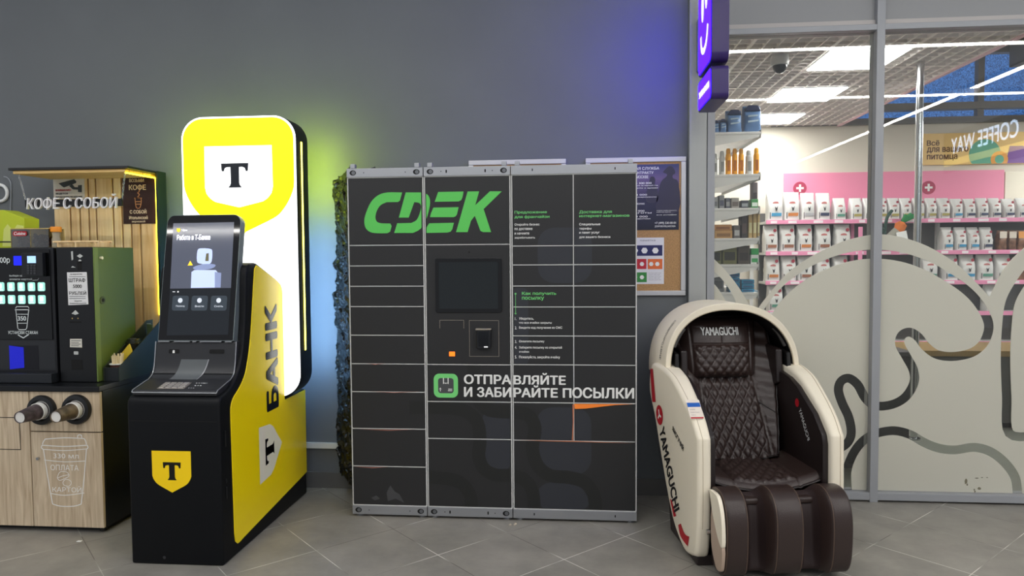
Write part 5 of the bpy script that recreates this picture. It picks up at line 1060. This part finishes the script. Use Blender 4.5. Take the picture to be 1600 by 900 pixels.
A.loops(pz([(112, 490), (118, 484.5), (123.5, 490), (118, 492)], MY)); A.build('card_mark', mat('fitting_pale', (0, 0, 0)), t); A = front(MY)
A.loops(rrect(*(lambda u, v: (u.x, v.x, u.z, v.z))(at(115.5, 554, MY), at(122.5, 549, MY)), .004)); A.build('button_mark', mat('fitting_pale', (0, 0, 0)), t)
for p0, p1, y0, y1 in ((109, 127, 502, 504.5), (112, 129, 562, 578), (121, 127.5, 408, 422)): u = at(p0, y1, MY); v = at(p1, y0, MY); A = front(MY); A.loops([(u.x, u.z), (v.x, u.z), (v.x, v.z), (u.x, v.z)]); A.build('slot', M_DARKHOLE, t)
for px in (113, 122): q = at(px, 497.5, MY); A = front(MY); A.loops(disc2(q.x, q.z, .004, 10)); A.build('screw', mat('brass', (200, 170, 110), .3, metal=.8), t)
A = front(MY); A.loops(pz([(109.5, 529.5), (128, 529.5), (128.5, 543), (109.5, 542.5)], MY)); o = A.build('info_sticker', mat('sticker_cream', (214, 210, 198), .5), t)
A = front(MY, .0014)
for k in range(4): A.loops(pz([(111, 532+k*2.6), (126.5-(k % 2)*3, 532+k*2.6), (126.5-(k % 2)*3, 532.8+k*2.6), (111, 532.8+k*2.6)], MY))
A.build('sticker_lines', mat('ink_dark', (0, 0, 0)), o)
t = thing('paper_notice', 'white sheet reading ШТРАФ 5000 РУБЛЕЙ taped to the coin unit', 'notice', at(120, 475, MY)); YQ = MY-.002
MB().prism(pz([(107, 476.8), (138.2, 475.6), (135.6, 425), (104.8, 425.6)], YQ), 'y', YQ-.0012, YQ+.001).build('sheet', mat('paper_white', (226, 226, 226), .6), t, smooth=0)
A = front(YQ-.0013)
for s, p0, p1, y0, y1 in (('ШТРАФ', 108, 133.5, 434.5, 441), ('5000', 114.5, 128, 444.5, 450), ('РУБЛЕЙ', 108.5, 135, 454, 460.5), ('за воровство', 110, 129, 427.5, 430), ('видеонаблюдение', 109.5, 135.5, 473, 475), ('ведется', 117, 128, 469.5, 471.5)): line_px(A, s, p0, p1, y0, y1, YQ, bold=.012)
for y in (432, 463, 466): A.loops(pz([(108.5, y), (134, y), (134, y+.6), (108.5, y+.6)], YQ))
A.build('text', mat('ink_black', (0, 0, 0)), t)
# things on the machine
t = thing('bean_hopper', 'clear hopper of dark coffee beans with a red label on the coffee machine', 'hopper', (-3.1, 3.95, 1.573))
def hop(u, v, s=1):
    x0, x1, x2 = at(17, 380, 3.85).x, at(48, 380, 3.85).x, at(77, 380, 3.85).x; return x0, x1, x2
x0, x1, x2 = hop(0, 0); zt = at(20, 358.5, 3.85).z; zb = 1.574
gl = mat('hopper_plastic', (196, 170, 104), .25)
w = MB(); w.box(x0, x2, 3.97, 3.976, zb, zt, .002); w.box(x0, x2, 3.85, 3.976, zt, zt+.006, .002); w.box(x1-.003, x1+.003, 3.85, 3.97, zb, zt); w.box(x0, x0+.005, 3.85, 3.97, zb, zt); w.build('bin', gl, t)
MB().box(x0+.004, x2-.002, 3.847, 3.851, zb, zt).build('front_window', M_GLASS, t, smooth=0)
bm_ = MB(); rr = random.Random(5); 
for k in range(330):
    x = rr.uniform(x0+.02, x2-.06); h = .055*(1-max(0, (x-x1)/(x2-x1))**2)+.012; z = zb+.008+rr.random()*h; y = 3.862+.10*rr.random()
    a_ = Vector((rr.uniform(-1, 1), rr.uniform(-1, 1), rr.uniform(-.5, .5))).normalized(); bm_.lathe([(0, -.010), (.0065, -.006), (.008, 0), (.0065, .006), (0, .010)], (x, y, z), 7, a_)
o = bm_.build('coffee_beans', mat('beans', (66, 40, 24), .75, spec=.15), t); o['kind'] = 'stuff'
A = front(3.8465); q0 = at(20, 369, 3.846); q1 = at(42, 361, 3.846); A.loops(rrect(q0.x, q1.x, q0.z, q1.z, .012)); o = A.build('red_label', mat('label_red', (176, 30, 40), .4), t)
A = front(3.8465, .0014); A.text('Cuisine', q0.x+.008, q1.x-.008, q0.z+.006, q1.z-.004, bold=.02, shear=.25); A.build('label_text', M_WHITE, o)
c = at(84.5, 386, 3.86); zb = 1.573; k = (at(84, 354, 3.86).z-zb)/.105
t = thing('sugar_jar', 'small clear jar with an orange lid standing on the coffee machine', 'jar', (c.x, 3.88, zb))
MB().lathe([(.018*k, 0), (.021*k, .004*k), (.021*k, .04*k), (.017*k, .055*k), (.02*k, .075*k), (.017*k, .082*k)], (c.x, 3.88, zb), 22).build('jar_body', mat('jar_glass', (226, 216, 190), .12, trans=.6), t)
MB().lathe([(.024*k, .078*k), (.026*k, .081*k), (.026*k, .1*k), (.022*k, .105*k), (0, .105*k)], (c.x, 3.88, zb), 22).build('jar_lid', mat('lid_orange', (242, 150, 40), .4), t)
t = thing('bamboo_tray', 'low bamboo tray on short legs on top of the coin unit', 'tray', (-2.8, 3.9, 1.573))
xa, xb = at(91, 380, 3.9).x, at(161, 380, 3.9).x; zt = at(120, 378, 3.9).z
MB().cyl((xa, 3.86, zt), (xb, 3.86, zt), .006, n=12).build('rail', m_pine, t); MB().cyl((xa, 3.98, zt), (xb, 3.98, zt), .006, n=12).build('rail', m_pine, t)
for x in (xa+.03, (xa+xb)/2, xb-.02): MB().box(x-.005, x+.005, 3.855, 3.985, 1.573, zt-.002, .002).build('leg', m_pine, t)
# lime box and lettering at the far edge
t = thing('display_box', 'lime green cardboard display standing at the far end of the coffee machine', 'box', (-3.3, 4.0, 1.573)); Y = 4.0
a = at(2, 331, Y); P = [(-3.75, 1.574), (at(38, 385, Y).x, 1.574), (at(38, 341, Y).x, at(38, 341, Y).z), (at(5, 328, Y).x, at(5, 328, Y).z), (-3.75, at(5, 328, Y).z)]
MB().prism(P, 'y', Y, Y+.12, .003).build('carton', mat('lime_green', (190, 204, 44), .5), t)
A = front(Y)
for L in ([(4, 385), (6, 358), (12, 350), (17, 356), (20, 385)], [(20, 385), (21, 360), (27, 351), (37, 353), (37, 385)]): A.loops(pz(L, Y))
A.build('pale_print', mat('lime_pale', (214, 222, 120), .5), t)
A = front(Y, .0014); A.loops(pz([(-20, 377), (20, 377), (20, 379), (-20, 379)], Y)); A.build('dark_line', M_BLACK, t)
q = at(-1.5, 301.5, YW-.02); t = thing('letter_sign', 'white round letter fixed to the grey wall above the lime display', 'sign', (q.x, YW-.01, q.z))
MB().tube([(q.x+.052*math.cos(a), YW-.012, q.z+.054*math.sin(a)) for a in [2*PI*i/32 for i in range(32)]], .011, 10, closed=True).build('letter_ring', M_WHITE, t)
P = [at(*p, YW-.006) for p in ((6, 276), (11, 277.5), (15, 282), (17.2, 290), (17, 310), (16.5, 330))]
tag(MB().tube(smooth2([tuple(p) for p in P], 4), .0035, 8).build('wall_cable', mat('cable_grey', (150, 154, 160), .4)), 'thin pale cable bending down the grey wall beside the hanging sign chain', 'cable')
# ------------------------------------------------------------------ stirrer holder with sloping sides
t = thing('condiment_holder', 'dark green holder with sloping sides for cups and stirrers on the oak cabinet worktop', 'holder', (-2.62, 4.0, CT))
pr = [(3.79, CT+.001), (3.79, .893), (4.21, 1.122), (4.27, 1.122), (4.27, CT+.001)]
MB().prism(pr, 'x', -2.574, -2.567, .0015).build('side_wall', m_dkg, t); MB().prism(pr, 'x', -2.664, -2.657, .0015).build('side_wall', mat('green_grey', (52, 58, 42), .4), t)
MB().box(-2.657, -2.574, 3.79, 3.797, CT+.001, .893, .0015).build('front_wall', mat('holder_front', (26, 30, 34), .4), t)
m = MB(); 
for y0, z in ((3.797, .835), (3.93, .90), (4.07, .985)): m.box(-2.657, -2.574, y0, 4.27, CT+.001 if y0 < 3.8 else z-.05, z)
m.build('stepped_floor', M_BLACK, t)
def lathe_thing(name, label, cat, c, prof, m_, group=None): t2 = thing(name, label, cat, c, group); MB().lathe(prof, c, 24).build(name+'_body', m_, t2); return t2
c = Vector((-2.617, 3.852, .8365)); t = thing('stirrer_cup', 'brown dotted paper cup full of wooden stirrers in the dark green holder', 'cup', c)
MB().lathe([(.033, 0), (.040, .068), (.042, .07), (.038, .066), (.031, .004)], c, 26).build('cup', mat('cup_dotted', (74, 44, 38), .5, var=.9, vscale=70), t)
MB().lathe([(.040, .066), (.0435, .069), (.041, .073), (.037, .07)], c, 26).build('rim', mat('cup_white', (0, 0, 0)), t)
rr = random.Random(11)
for k in range(24):
    a = rr.uniform(0, 2*PI); r = .024*math.sqrt(rr.random()); px, py = c.x+r*math.cos(a), c.y+r*math.sin(a); L = rr.uniform(.105, .125); dx, dy = .35*r*math.cos(a), .35*r*math.sin(a)
    m = MB(); w = .0028; z = c.z+.006
    m.add([(px-w, py-.001, z), (px+w, py-.001, z), (px+w, py+.001, z), (px-w, py+.001, z), (px-w+dx, py-.001+dy, z+L), (px+w+dx, py-.001+dy, z+L), (px+w+dx, py+.001+dy, z+L), (px-w+dx, py+.001+dy, z+L)], [(0, 1, 2, 3), (4, 7, 6, 5), (0, 4, 5, 1), (1, 5, 6, 2), (2, 6, 7, 3), (3, 7, 4, 0)])
    o = m.build('stirrer', mat('birch_stick', (232, 214, 172), .6), None, smooth=0); tag(o, 'thin wooden stirrer standing in the dotted paper cup', 'stirrer', 'wooden stirrers in the dotted paper cup')
c = Vector((-2.605, 3.925, .9005)); t = thing('sugar_packet', 'yellow folded sugar packet standing behind the stirrers', 'packet', c)
MB().prism([(c.x-.034, c.z), (c.x+.028, c.z), (c.x+.03, c.z+.075), (c.x+.016, c.z+.112), (c.x-.034, c.z+.055)], 'y', c.y-.006, c.y+.004, .002).build('packet', mat('packet_yellow', (226, 196, 60), .5), t)
c = Vector((-2.616, 4.005, .9015)); t = thing('lidded_cup', 'black paper cup with a dark lid in the middle of the dark green holder', 'cup', c)
MB().lathe([(.032, 0), (.039, .105), (.0, .105)], c, 26).build('cup', mat('cup_black', (22, 23, 22), .45), t)
MB().lathe([(.042, .100), (.0435, .104), (.042, .112), (.037, .116), (.035, .128), (.031, .130), (.028, .124), (0, .124)], c, 26).build('lid', mat('lid_black', (30, 32, 26), .25), t)
c = Vector((-2.615, 4.17, .9855))
t = thing('sachet_pile', 'few small sachets lying at the high end of the dark green holder', 'sachets', c)
rr = random.Random(2)
for k in range(5):
    x, y = c.x+rr.uniform(-.03, .025), c.y+rr.uniform(-.03, .04); MB().box(x-.012, x+.012, y-.004, y+.004, c.z, c.z+rr.uniform(.1, .125), .002).build('sachet', mat('sachet_%d' % (k % 2), ((70, 86, 56), (150, 160, 150))[k % 2], .4), t)

# bits left on the floor
q = at(800, 812, 4.0); rr = random.Random(4); mb = MB()
for k in range(7):
    x, y, r = .0+rr.uniform(-.02, .02)-.362, 3.93+rr.uniform(-.012, .012), rr.uniform(.004, .009); mb.lathe([(0, 0), (r, r*.2), (r*.8, r*.9), (0, r)], (x, y, 0), 7)
o = tag(mb.build('plaster_crumbs', mat('plaster', (196, 184, 166), .8), smooth=0), 'small pale crumbs on the tiles in front of the locker foot', 'crumbs'); o['kind'] = 'stuff'
p = CAMP+(CW+CR*((124-800)/FPX)-CU*((846-450)/FPX))*(-CAMP.z/((CW+CR*((124-800)/FPX)-CU*((846-450)/FPX)).z))
tag(MB().box(p.x-.012, p.x+.012, p.y-.008, p.y+.008, .0, .003, .001).build('paper_scrap', M_WHITE), 'tiny white paper scrap on the floor before the oak cabinet', 'scrap')
# ================================================================== massage chair (own axes: x across, y back, z up)
m_cream = mat('cream_leather', (236, 226, 205), .38, bump=.12, bscale=180); m_brown = mat('brown_leather', (52, 40, 37), .30, bump=.2, bscale=220)
m_bdark = mat('dark_brown_leather', (34, 26, 25), .36, bump=.18, bscale=220); m_lin = mat('black_lining', (16, 14, 14), .5); m_seamb = mat('leather_piping', (30, 22, 21), .4)
m_calf = mat('calf_velour', (46, 33, 32), .6)
t = thing('massage_chair', 'cream and dark brown quilted massage chair with calf rests, standing before the frosted glass', 'chair', (.864, 3.87, 0), None, math.radians(8.5))
B = lambda mb, n, m, p=t, **k: mb.build(n, m, p, local=True, **k)
def xo(y): return .39+.075*y
ARM = [(-.35, .045), (-.39, .075), (-.41, .2), (-.415, .35), (-.41, .60), (-.395, .648), (-.30, .738), (-.10, .85), (.0, .882), (.12, .90), (.25, .90), (.295, .845), (.305, .73), (.216, .605), (.13, .447), (.027, .267), (-.071, .129), (-.163, .06), (-.25, .025)]
for s in (-1, 1):
    m = MB().prism(smooth2(ARM, 3, True), 'x', .292, .39, .022, 4, ang=.6); 
    m.v = [(s*(x+(.075*y if x > .345 else 0)), y, z) for x, y, z in m.v]; a = B(m, 'armrest', m_cream, smooth=50)
    INN = [(y*.93-.0, z*.93+.03) for y, z in ARM]
    m = MB().prism(INN, 'x', s*.262, s*.2925, .008, 2); B(m, 'inner_panel', m_bdark, a)
    
    B(MB().tube(smooth2([(s*(xo(y)-.024), y-.0005*(y < -.38), z+.0008) for y, z in ARM[2:10]], 3), .0016, 6), 'stitching', mat('cream_thread', (196, 182, 156), .6), a)
# dark base under and between the shells
sk = [(-.36, .0), (-.37, .06), (-.25, .02+.03), (-.163, .08), (-.071, .15), (.027, .285), (.10, .41), (.15, .42), (.15, .20), (.10, 0)]
for s in (-1, 1): B(MB().prism(sk, 'x', s*.235, s*.345, .01, 2), 'base_side', mat('base_brown', (40, 32, 32), .4))
B(MB().box(-.23, .23, -.30, .22, .0, .33, .01), 'base', m_lin)
B(MB().prism([(.30, .30), (.42, .72), (.52, 1.0), (.56, 1.0), (.52, .3)], 'x', -.27, .27, .01), 'back_shell', m_lin)
# hood
def hood_pt(th, v, k=1.0, dz=0.0):
    c, s_ = math.cos(th), math.sin(th); n = 2/2.0
    grow = 1+.045*math.sin(min(1, v/.7)*PI/2) - (.45*((v-.7)/.3)**2 if v > .7 else 0)
    x = -.372*grow*k*math.copysign(abs(c)**.92, c); zt = .372*(1-(.5*((v-.7)/.3)**2 if v > .7 else 0))*(k-.018*(k < 1))
    y = .085+.44*v-.03*s_*(1-v)+ .02*abs(c)*(1-v)
    x -= .038*abs(s_)**1.3
    return (x, y, .872+zt*abs(s_)**.90+dz-.05*v*(1-abs(s_)))
nt, nv_ = 40, 14; V_ = [hood_pt(PI*i/nt, j/nv_) for j in range(nv_+1) for i in range(nt+1)]; k0 = len(V_)
V2 = [hood_pt(PI*i/nt, j/nv_*.98+.004, .925) for j in range(nv_+1) for i in range(nt+1)]; w = nt+1; Fq = []
for off, fl in ((0, 0), (k0, 1)):
    for j in range(nv_):
        for i in range(nt): q = [off+j*w+i, off+j*w+i+1, off+(j+1)*w+i+1, off+(j+1)*w+i]; Fq.append(tuple(q[::-1] if fl else q))
for i in range(nt): Fq.append((i, k0+i, k0+i+1, i+1)); Fq.append((nv_*w+i, nv_*w+i+1, k0+nv_*w+i+1, k0+nv_*w+i))
for j in range(nv_):
    for i in (0, nt): Fq.append((j*w+i, (j+1)*w+i, k0+(j+1)*w+i, k0+j*w+i))
h = B(MB().add(V_+V2, Fq), 'hood', m_cream, smooth=55)
md = h.modifiers.new('bevel', 'BEVEL'); md.width = .008; md.segments = 2; md.limit_method = 'ANGLE'; md.angle_limit = math.radians(50)
mb = MB(); mb.grid(lambda u, v: hood_pt(PI*u, v*.95+.045, .915), 40, 12)
mb.add([hood_pt(PI*i/40, .995, .915) for i in range(41)], [tuple(range(41))]); B(mb, 'hood_lining', m_lin, h)
B(MB().tube([hood_pt(PI*i/48, .012, .926) for i in range(49)], .004, 8), 'hood_piping', mat('cream_thread', (0, 0, 0)), h)
# quilting: raised diamonds between stitched diagonals
def puff(a, b, amp): return amp*(abs(math.sin(a))*abs(math.sin(b)))**.45
def back_pt(u, v, lift=0):
    x = (u-.5)*2; hw = .205+.075*min(1, v*1.6); yy = .015+.20*v**1.15*1.9; z = .395+.73*v; X = x*hw
    yy += -.055*abs(x)**2.2+.0
    z += .045*abs(x)*(1-v)**2; q = abs(X)/(.168-.04*v)
    if q < 1: yy -= puff((X/.052+v*8.5)*PI/1, (X/.052-v*8.5)*PI/1, .020)*min(1, (1-q)*8)
    elif q < 1.10: yy += .007
    else: yy -= .010*min(1, (q-1.1)*4)+.003*math.sin(v*60+x*4)*(abs(x) > .6)
    if abs(x) > .93: yy += .03*(abs(x)-.93)/.07
    return (X, yy-lift, z)
mb = MB(); mb.grid(lambda u, v: back_pt(u, v), 100, 130); bk = B(mb, 'backrest', m_brown, smooth=80, recalc=False)
md = bk.modifiers.new('thick', 'SOLIDIFY'); md.thickness = .05; md.offset = -1
for u in (0.005, .995): B(MB().tube([back_pt(u, v/30, .002) for v in range(31)], .004, 8), 'piping', m_seamb, bk)
B(MB().tube([back_pt(u/30, 0.0, .004) for u in range(31)], .005, 8), 'piping', m_seamb, bk)
for sg in (-1, 1): B(MB().tube([back_pt(.5+sg*p[0], p[1], .004) for p in ((.30, .40), (.36, .37), (.44, .33), (.49, .30))], .0035, 8), 'seam', m_seamb, bk)
# seat
def seat_pt(u, v):
    x = (u-.5)*2; X = x*(.262+.028*v); y = .06-.445*v+.03*abs(x)*v; z = .405+.012*v+.035*abs(x)**2.5-.02*(1-abs(x))*v
    fr_ = max(0, (v-.90)/.10); z -= .032*fr_**2; y += .0*fr_; q = abs(X)/.155
    if q < 1 and .1 < v < .93: z += puff((X/.060+v*5.2)*PI, (X/.060-v*5.2)*PI, .017)*min(1, (1-q)*8)
    elif 1 <= q < 1.07: z -= .006
    return (X, y, z)
mb = MB(); mb.grid(seat_pt, 90, 80); st = B(mb, 'seat', m_brown, smooth=80, recalc=False); md = st.modifiers.new('thick', 'SOLIDIFY'); md.thickness = .045; md.offset = 1
B(MB().tube([(lambda p: (p[0], p[1]-.003, p[2]-.002))(seat_pt(u/40, 1)) for u in range(41)], .006, 8), 'piping', m_seamb, st)
for u in (0.0, 1.0): B(MB().tube([seat_pt(u, v/20) for v in range(21)], .005, 8), 'piping', m_seamb, st)
# headrest pillow
def pill(u, v, back=0):
    x = (u-.5)*2; z = (v-.5)*2; e = max(0, 1-abs(x)**5)**.5*max(0, 1-abs(z)**5)**.5
    X = -.030+x*(.226+.010*z); Z = .985+z*.165-.02*(x*x)*(z < 0)*abs(z); Y = .262+.045*z-.085*e+.045*abs(x)**2.4
    if abs(x) < .70 and z < .12: Y -= puff((x*4.4+z*2.6)*PI, (x*4.4-z*2.6)*PI, .013)*min(1, (.70-abs(x))*14)*min(1, (.12-z)*12)*e
    if .70 <= abs(x) < .74 or (.12 <= z < .17 and abs(x) < .74): Y += .007*e
    if z > .17 and abs(x) < .70: Y += .006*math.exp(-(x/.015)**2)*e-.004*math.sin(x*9)*(z > .7)*e
    return (X, Y+.07*back*0, Z)
mb = MB(); mb.grid(pill, 90, 80); hr = B(mb, 'headrest', m_brown, smooth=80, recalc=False); md = hr.modifiers.new('thick', 'SOLIDIFY'); md.thickness = .03; md.offset = -1
ring = [pill(i/24, 0) for i in range(25)]+[pill(1, i/24) for i in range(25)]+[pill(1-i/24, 1) for i in range(25)]+[pill(0, 1-i/24) for i in range(25)]
B(MB().tube(ring, .005, 8, closed=True), 'piping', m_seamb, hr)
A = Art((0, 0, 0), (1, 0, 0), (0, 0, 1), 0); A.text('YAMAGUCHI', -.145, .068, 1.056, 1.100, bold=.034)
def pilly(x, z):
    u = (x+.030)/.226/2+.5; v = (z-.985)/.165/2+.5; return pill(min(.99, max(.01, u)), min(.99, max(.01, v)))[1]
A.mb.v = [(x, pilly(x, z)-.003+y, z) for x, y, z in A.mb.v]; o = A.mb.build('headrest_lettering', M_WHITE, hr, local=True, smooth=0, recalc=False)
# shoulder pads and speaker bars inside the hood
for s in (-1, 1):
    m = MB().prism([(.10, .80), (.26, .74), (.34, .90), (.30, 1.0), (.12, .985)], 'x', s*.245, s*.285, .012, 3); B(m, 'shoulder_pad', m_bdark)
    m = MB().prism([(.08, .82), (.22, .78), (.28, .92), (.26, .985), (.10, .97)], 'x', s*.298, s*.322, .010, 3); B(m, 'shoulder_pad', m_lin)
    p = [(s*.255, .17, 1.10), (s*.285, .16, 1.06), (s*.315, .155, 1.0)]; B(MB().tube(smooth2(p, 5), .014, 12), 'speaker_bar', mat('speaker_grey', (84, 82, 80), .35))
# calf rest with three padded ridges and two troughs
RP = [(-.36, .36), (-.40, .400), (-.46, .420), (-.53, .412), (-.582, .370), (-.607, .30), (-.61, .20), (-.598, .10), (-.565, .045), (-.50, .028), (-.42, .03)]
TP = [(-.36, .345), (-.385, .368), (-.415, .374), (-.45, .362), (-.478, .32), (-.492, .26), (-.497, .17), (-.503, .10), (-.512, .05), (-.49, .03), (-.42, .03)]
RPs, TPs = smooth2(RP, 4), smooth2(TP, 4); nn = len(RPs)-1
def ridge(x):
    best = 0
    for a, b in ((-.292, -.198), (-.050, .056), (.212, .302)):
        if a <= x <= b: best = 1
        else: d = (a-x) if x < a else (x-b); best = max(best, .5+.5*math.cos(PI*min(1, d/.06)))
    return best
def calf(u, v):
    x = -.290+.590*u; f = v*nn; i = min(nn-1, int(f)); q = f-i; r = ridge(x)
    a = [RPs[i][k]+(RPs[i+1][k]-RPs[i][k])*q for k in (0, 1)]; b = [TPs[i][k]+(TPs[i+1][k]-TPs[i][k])*q for k in (0, 1)]
    e = min(1, min(u, 1-u)/.03); e = (1-(1-e)**2)**.5
    y = b[0]+(a[0]-b[0])*r; z = b[1]+(a[1]-b[1])*r; return (x, -.40+(y+.40)*(.93+.07*e), .24+(z-.24)*(.955+.045*e))
mb = MB(); mb.grid(calf, 130, nn*2); n1 = 131
mb.f.append(tuple(j*n1 for j in range(nn*2+1))); mb.mi.append(0); mb.f.append(tuple(j*n1+130 for j in range(nn*2+1))[::-1]); mb.mi.append(0)
mb.f.append(tuple(list(range(131)))); mb.mi.append(0)
cf = B(mb, 'calf_rest', m_brown, smooth=50)
for x0, x1 in ((-.190, -.058), (.064, .204)):
    xm = (x0+x1)/2; hw = (x1-x0)/2*.62
    def tr(u, v, xm=xm, hw=hw):
        p = calf(((xm+(u-.5)*2*hw)+.290)/.590, .12+.74*v); return (p[0], p[1]-.0025, p[2]+.001)
    B(MB().grid(tr, 16, 30), 'calf_trough_lining', m_calf, cf, smooth=80)
    m = MB().prism([(xm-hw*.9, .335), (xm+hw*.9, .335), (xm+hw*.9, .368), (xm-hw*.9, .368)], 'y', -.482, -.43, .012, 3); B(m, 'ankle_flap', m_brown, cf)
for x in (-.192, -.056, .062, .206, -.286+.0): 
    B(MB().tube([(lambda p: (p[0], p[1]-.001, p[2]))(calf((x+.290)/.590, .08+.80*k/24)) for k in range(25)], .0022, 6), 'seam', mat('calf_thread', (92, 74, 62), .5), cf)
SCP = [(-.43, .44), (-.55, .435), (-.585, .38), (-.60, .28), (-.602, .19), (-.57, .19), (-.50, .25), (-.45, .33)]
B(MB().prism(smooth2([(-.43, .400), (-.53, .404), (-.578, .36), (-.602, .29), (-.605, .19), (-.55, .215), (-.48, .30), (-.44, .38)], 3, True), 'x', -.312, -.2925, .005, 2), 'calf_side_cap', m_cream, cf)
B(MB().prism(smooth2([(-.46, .32), (-.53, .235), (-.603, .188), (-.597, .10), (-.575, .068), (-.52, .07), (-.46, .16)], 3, True), 'x', -.311, -.2925, .005, 2), 'calf_side_cap', mat('beige_cap', (178, 156, 138), .45), cf)
B(MB().box(-.20, .20, -.42, -.28, .05, .32, .01), 'calf_mount', m_lin)
B(MB().cyl((-.325, -.44, .20), (-.30, -.44, .20), .012, n=14), 'hinge_bolt', M_STEEL, cf)
# artwork on the outer face of the armrest
def arm_art(o, u, off=.002):
    u = Vector((0, u[0], u[1])).normalized(); v = Vector((-1, 0, 0)).cross(u); A = Art((0, 0, 0), tuple(u), tuple(v), 0); A.o = Vector((0, o[0], o[1])); A.off2 = off; return A
def arm_build(A, nm, m): A.mb.v = [(x-(xo(y)+A.off2), y, z) for x, y, z in A.mb.v]; A.mb.build(nm, m, t, local=True, smooth=0, recalc=False)
A = arm_art((.125, .545), (-.235, -.375)); A.text('YAMAGUCHI', 0, .44, 0, .088, bold=.03); arm_build(A, 'arm_lettering', mat('black_print', (20, 20, 22), .5))
A = arm_art((.185, .50), (-.26, -.375)); A.text('ТВОЙ МАССАЖ ЛУЧШЕ ВСЕХ', 0.05, .33, 0, .022, shear=.2, bold=.0); arm_build(A, 'arm_small_lettering', mat('black_print', (0, 0, 0)))
A = arm_art((-.045, .61), (-.172, -.08)); A.text('ЯМОГУЧИЙ', .03, .20, 0, .035, bold=.02); arm_build(A, 'arm_side_lettering', mat('black_print', (0, 0, 0)))
A = arm_art((0, 0), (1, 0)); A.off2 = .002
A.v2 = None
def yz(L): return [(y, z) for y, z in L]
def raw(nm, m, loops, off=.002):
    mb = MB()
    for l in loops: v, f = fill2([l]); mb.add([(-(xo(y)+off), y, z) for y, z in v], [q[::-1] for q in f])
    mb.build(nm, m, t, local=True, smooth=0, recalc=False)
m_red = mat('chair_red', (176, 18, 34), .45)
raw('red_stripe', m_red, [smooth2([(.275, .862), (.268, .80), (.24, .68)], 3)+smooth2([(.185, .69), (.215, .80), (.232, .868)], 3)])
raw('red_swoosh', m_red, [smooth2([(-.165, .13), (-.19, .09), (-.24, .075), (-.295, .072)], 3)+smooth2([(-.312, .128), (-.27, .118), (-.235, .125), (-.20, .15)], 3)])
raw('red_tag', m_red, [[(-.045, .225), (-.07, .225), (-.135, .165), (-.10, .148)]])
raw('round_emblem', m_red, [disc2(.122, .632, .054, 28)])
c = (.122, .632); raw('emblem_mark', M_WHITE, [ribbon([(c[0], c[1]), (c[0]+.03*math.cos(a), c[1]+.03*math.sin(a))], .012) for a in (1.2, 3.3, 5.4)], .003)
# small print on the hood side
A = Art((0, 0, 0), (1, 0, 0), (0, 0, 1), 0)
mb = MB(); v, f = fit(text2('УДОВОЛЬСТВИЕ'), 0, 1, 0, 1); mb.add([hood_pt(.80-.66*p[0], .16+.07*p[1], 1.008+.0004*p[2]) for p in v], f)
o = mb.build('hood_lettering', mat('black_print', (0, 0, 0)), t, local=True, smooth=0, recalc=False)
# inner side logo on the far armrest
raw_i = MB(); v, f = fit(text2('YAMAGUCHI'), 0, .17, 0, .03); d = Vector((0, -.60, -.80)); n_ = Vector((0, -.80, .60))
raw_i.add([tuple(Vector((.2605-.0001*p[2], -.13, .70))+d*p[0]+n_*p[1]) for p in v], f); raw_i.build('inner_lettering', M_WHITE, t, local=True, smooth=0, recalc=False)
raw_i = MB(); v, f = fill2([disc2(0, 0, .022, 18)]); raw_i.add([tuple(Vector((.2605, -.11, .735))+d*p[0]+n_*p[1]) for p in v], f); raw_i.build('inner_emblem', m_red, t, local=True, smooth=0, recalc=False)
# instruction card stuck on the armrest slope
up_ = Vector((0, .62, .56)).normalized(); A = Art((-.37, -.335, .70), (1, .0, .0), tuple(up_), .012)
A.o = Vector((-.372, -.338, .7145)); A.loops(rrect(0, .068, 0, .115, .008)); A.build('instruction_card', mat('card_white', (226, 228, 234), .3), t, local=True)
B2 = Art((0, 0, 0), (1, 0, 0), tuple(up_), 0); B2.o = A.o+A.n*.001; B2.loops([(.002, .070), (.066, .070), (.066, .095), (.002, .095)]); B2.build('card_blue_band', mat('card_blue', (30, 90, 176), .3), t, local=True)
B2 = Art((0, 0, 0), (1, 0, 0), tuple(up_), 0); B2.o = A.o+A.n*.001; B2.loops([(.003, .002), (.065, .002), (.065, .010), (.003, .010)]); B2.build('card_red_line', m_red, t, local=True)
B2 = Art((0, 0, 0), (1, 0, 0), tuple(up_), 0); B2.o = A.o+A.n*.001; B2.text('Оплата', .008, .034, .052, .060); B2.text('Сеанс 5 минут', .008, .054, .034, .041); B2.text('Удачи', .008, .03, .020, .026); B2.build('card_text', mat('card_ink', (120, 110, 130), .5), t, local=True)
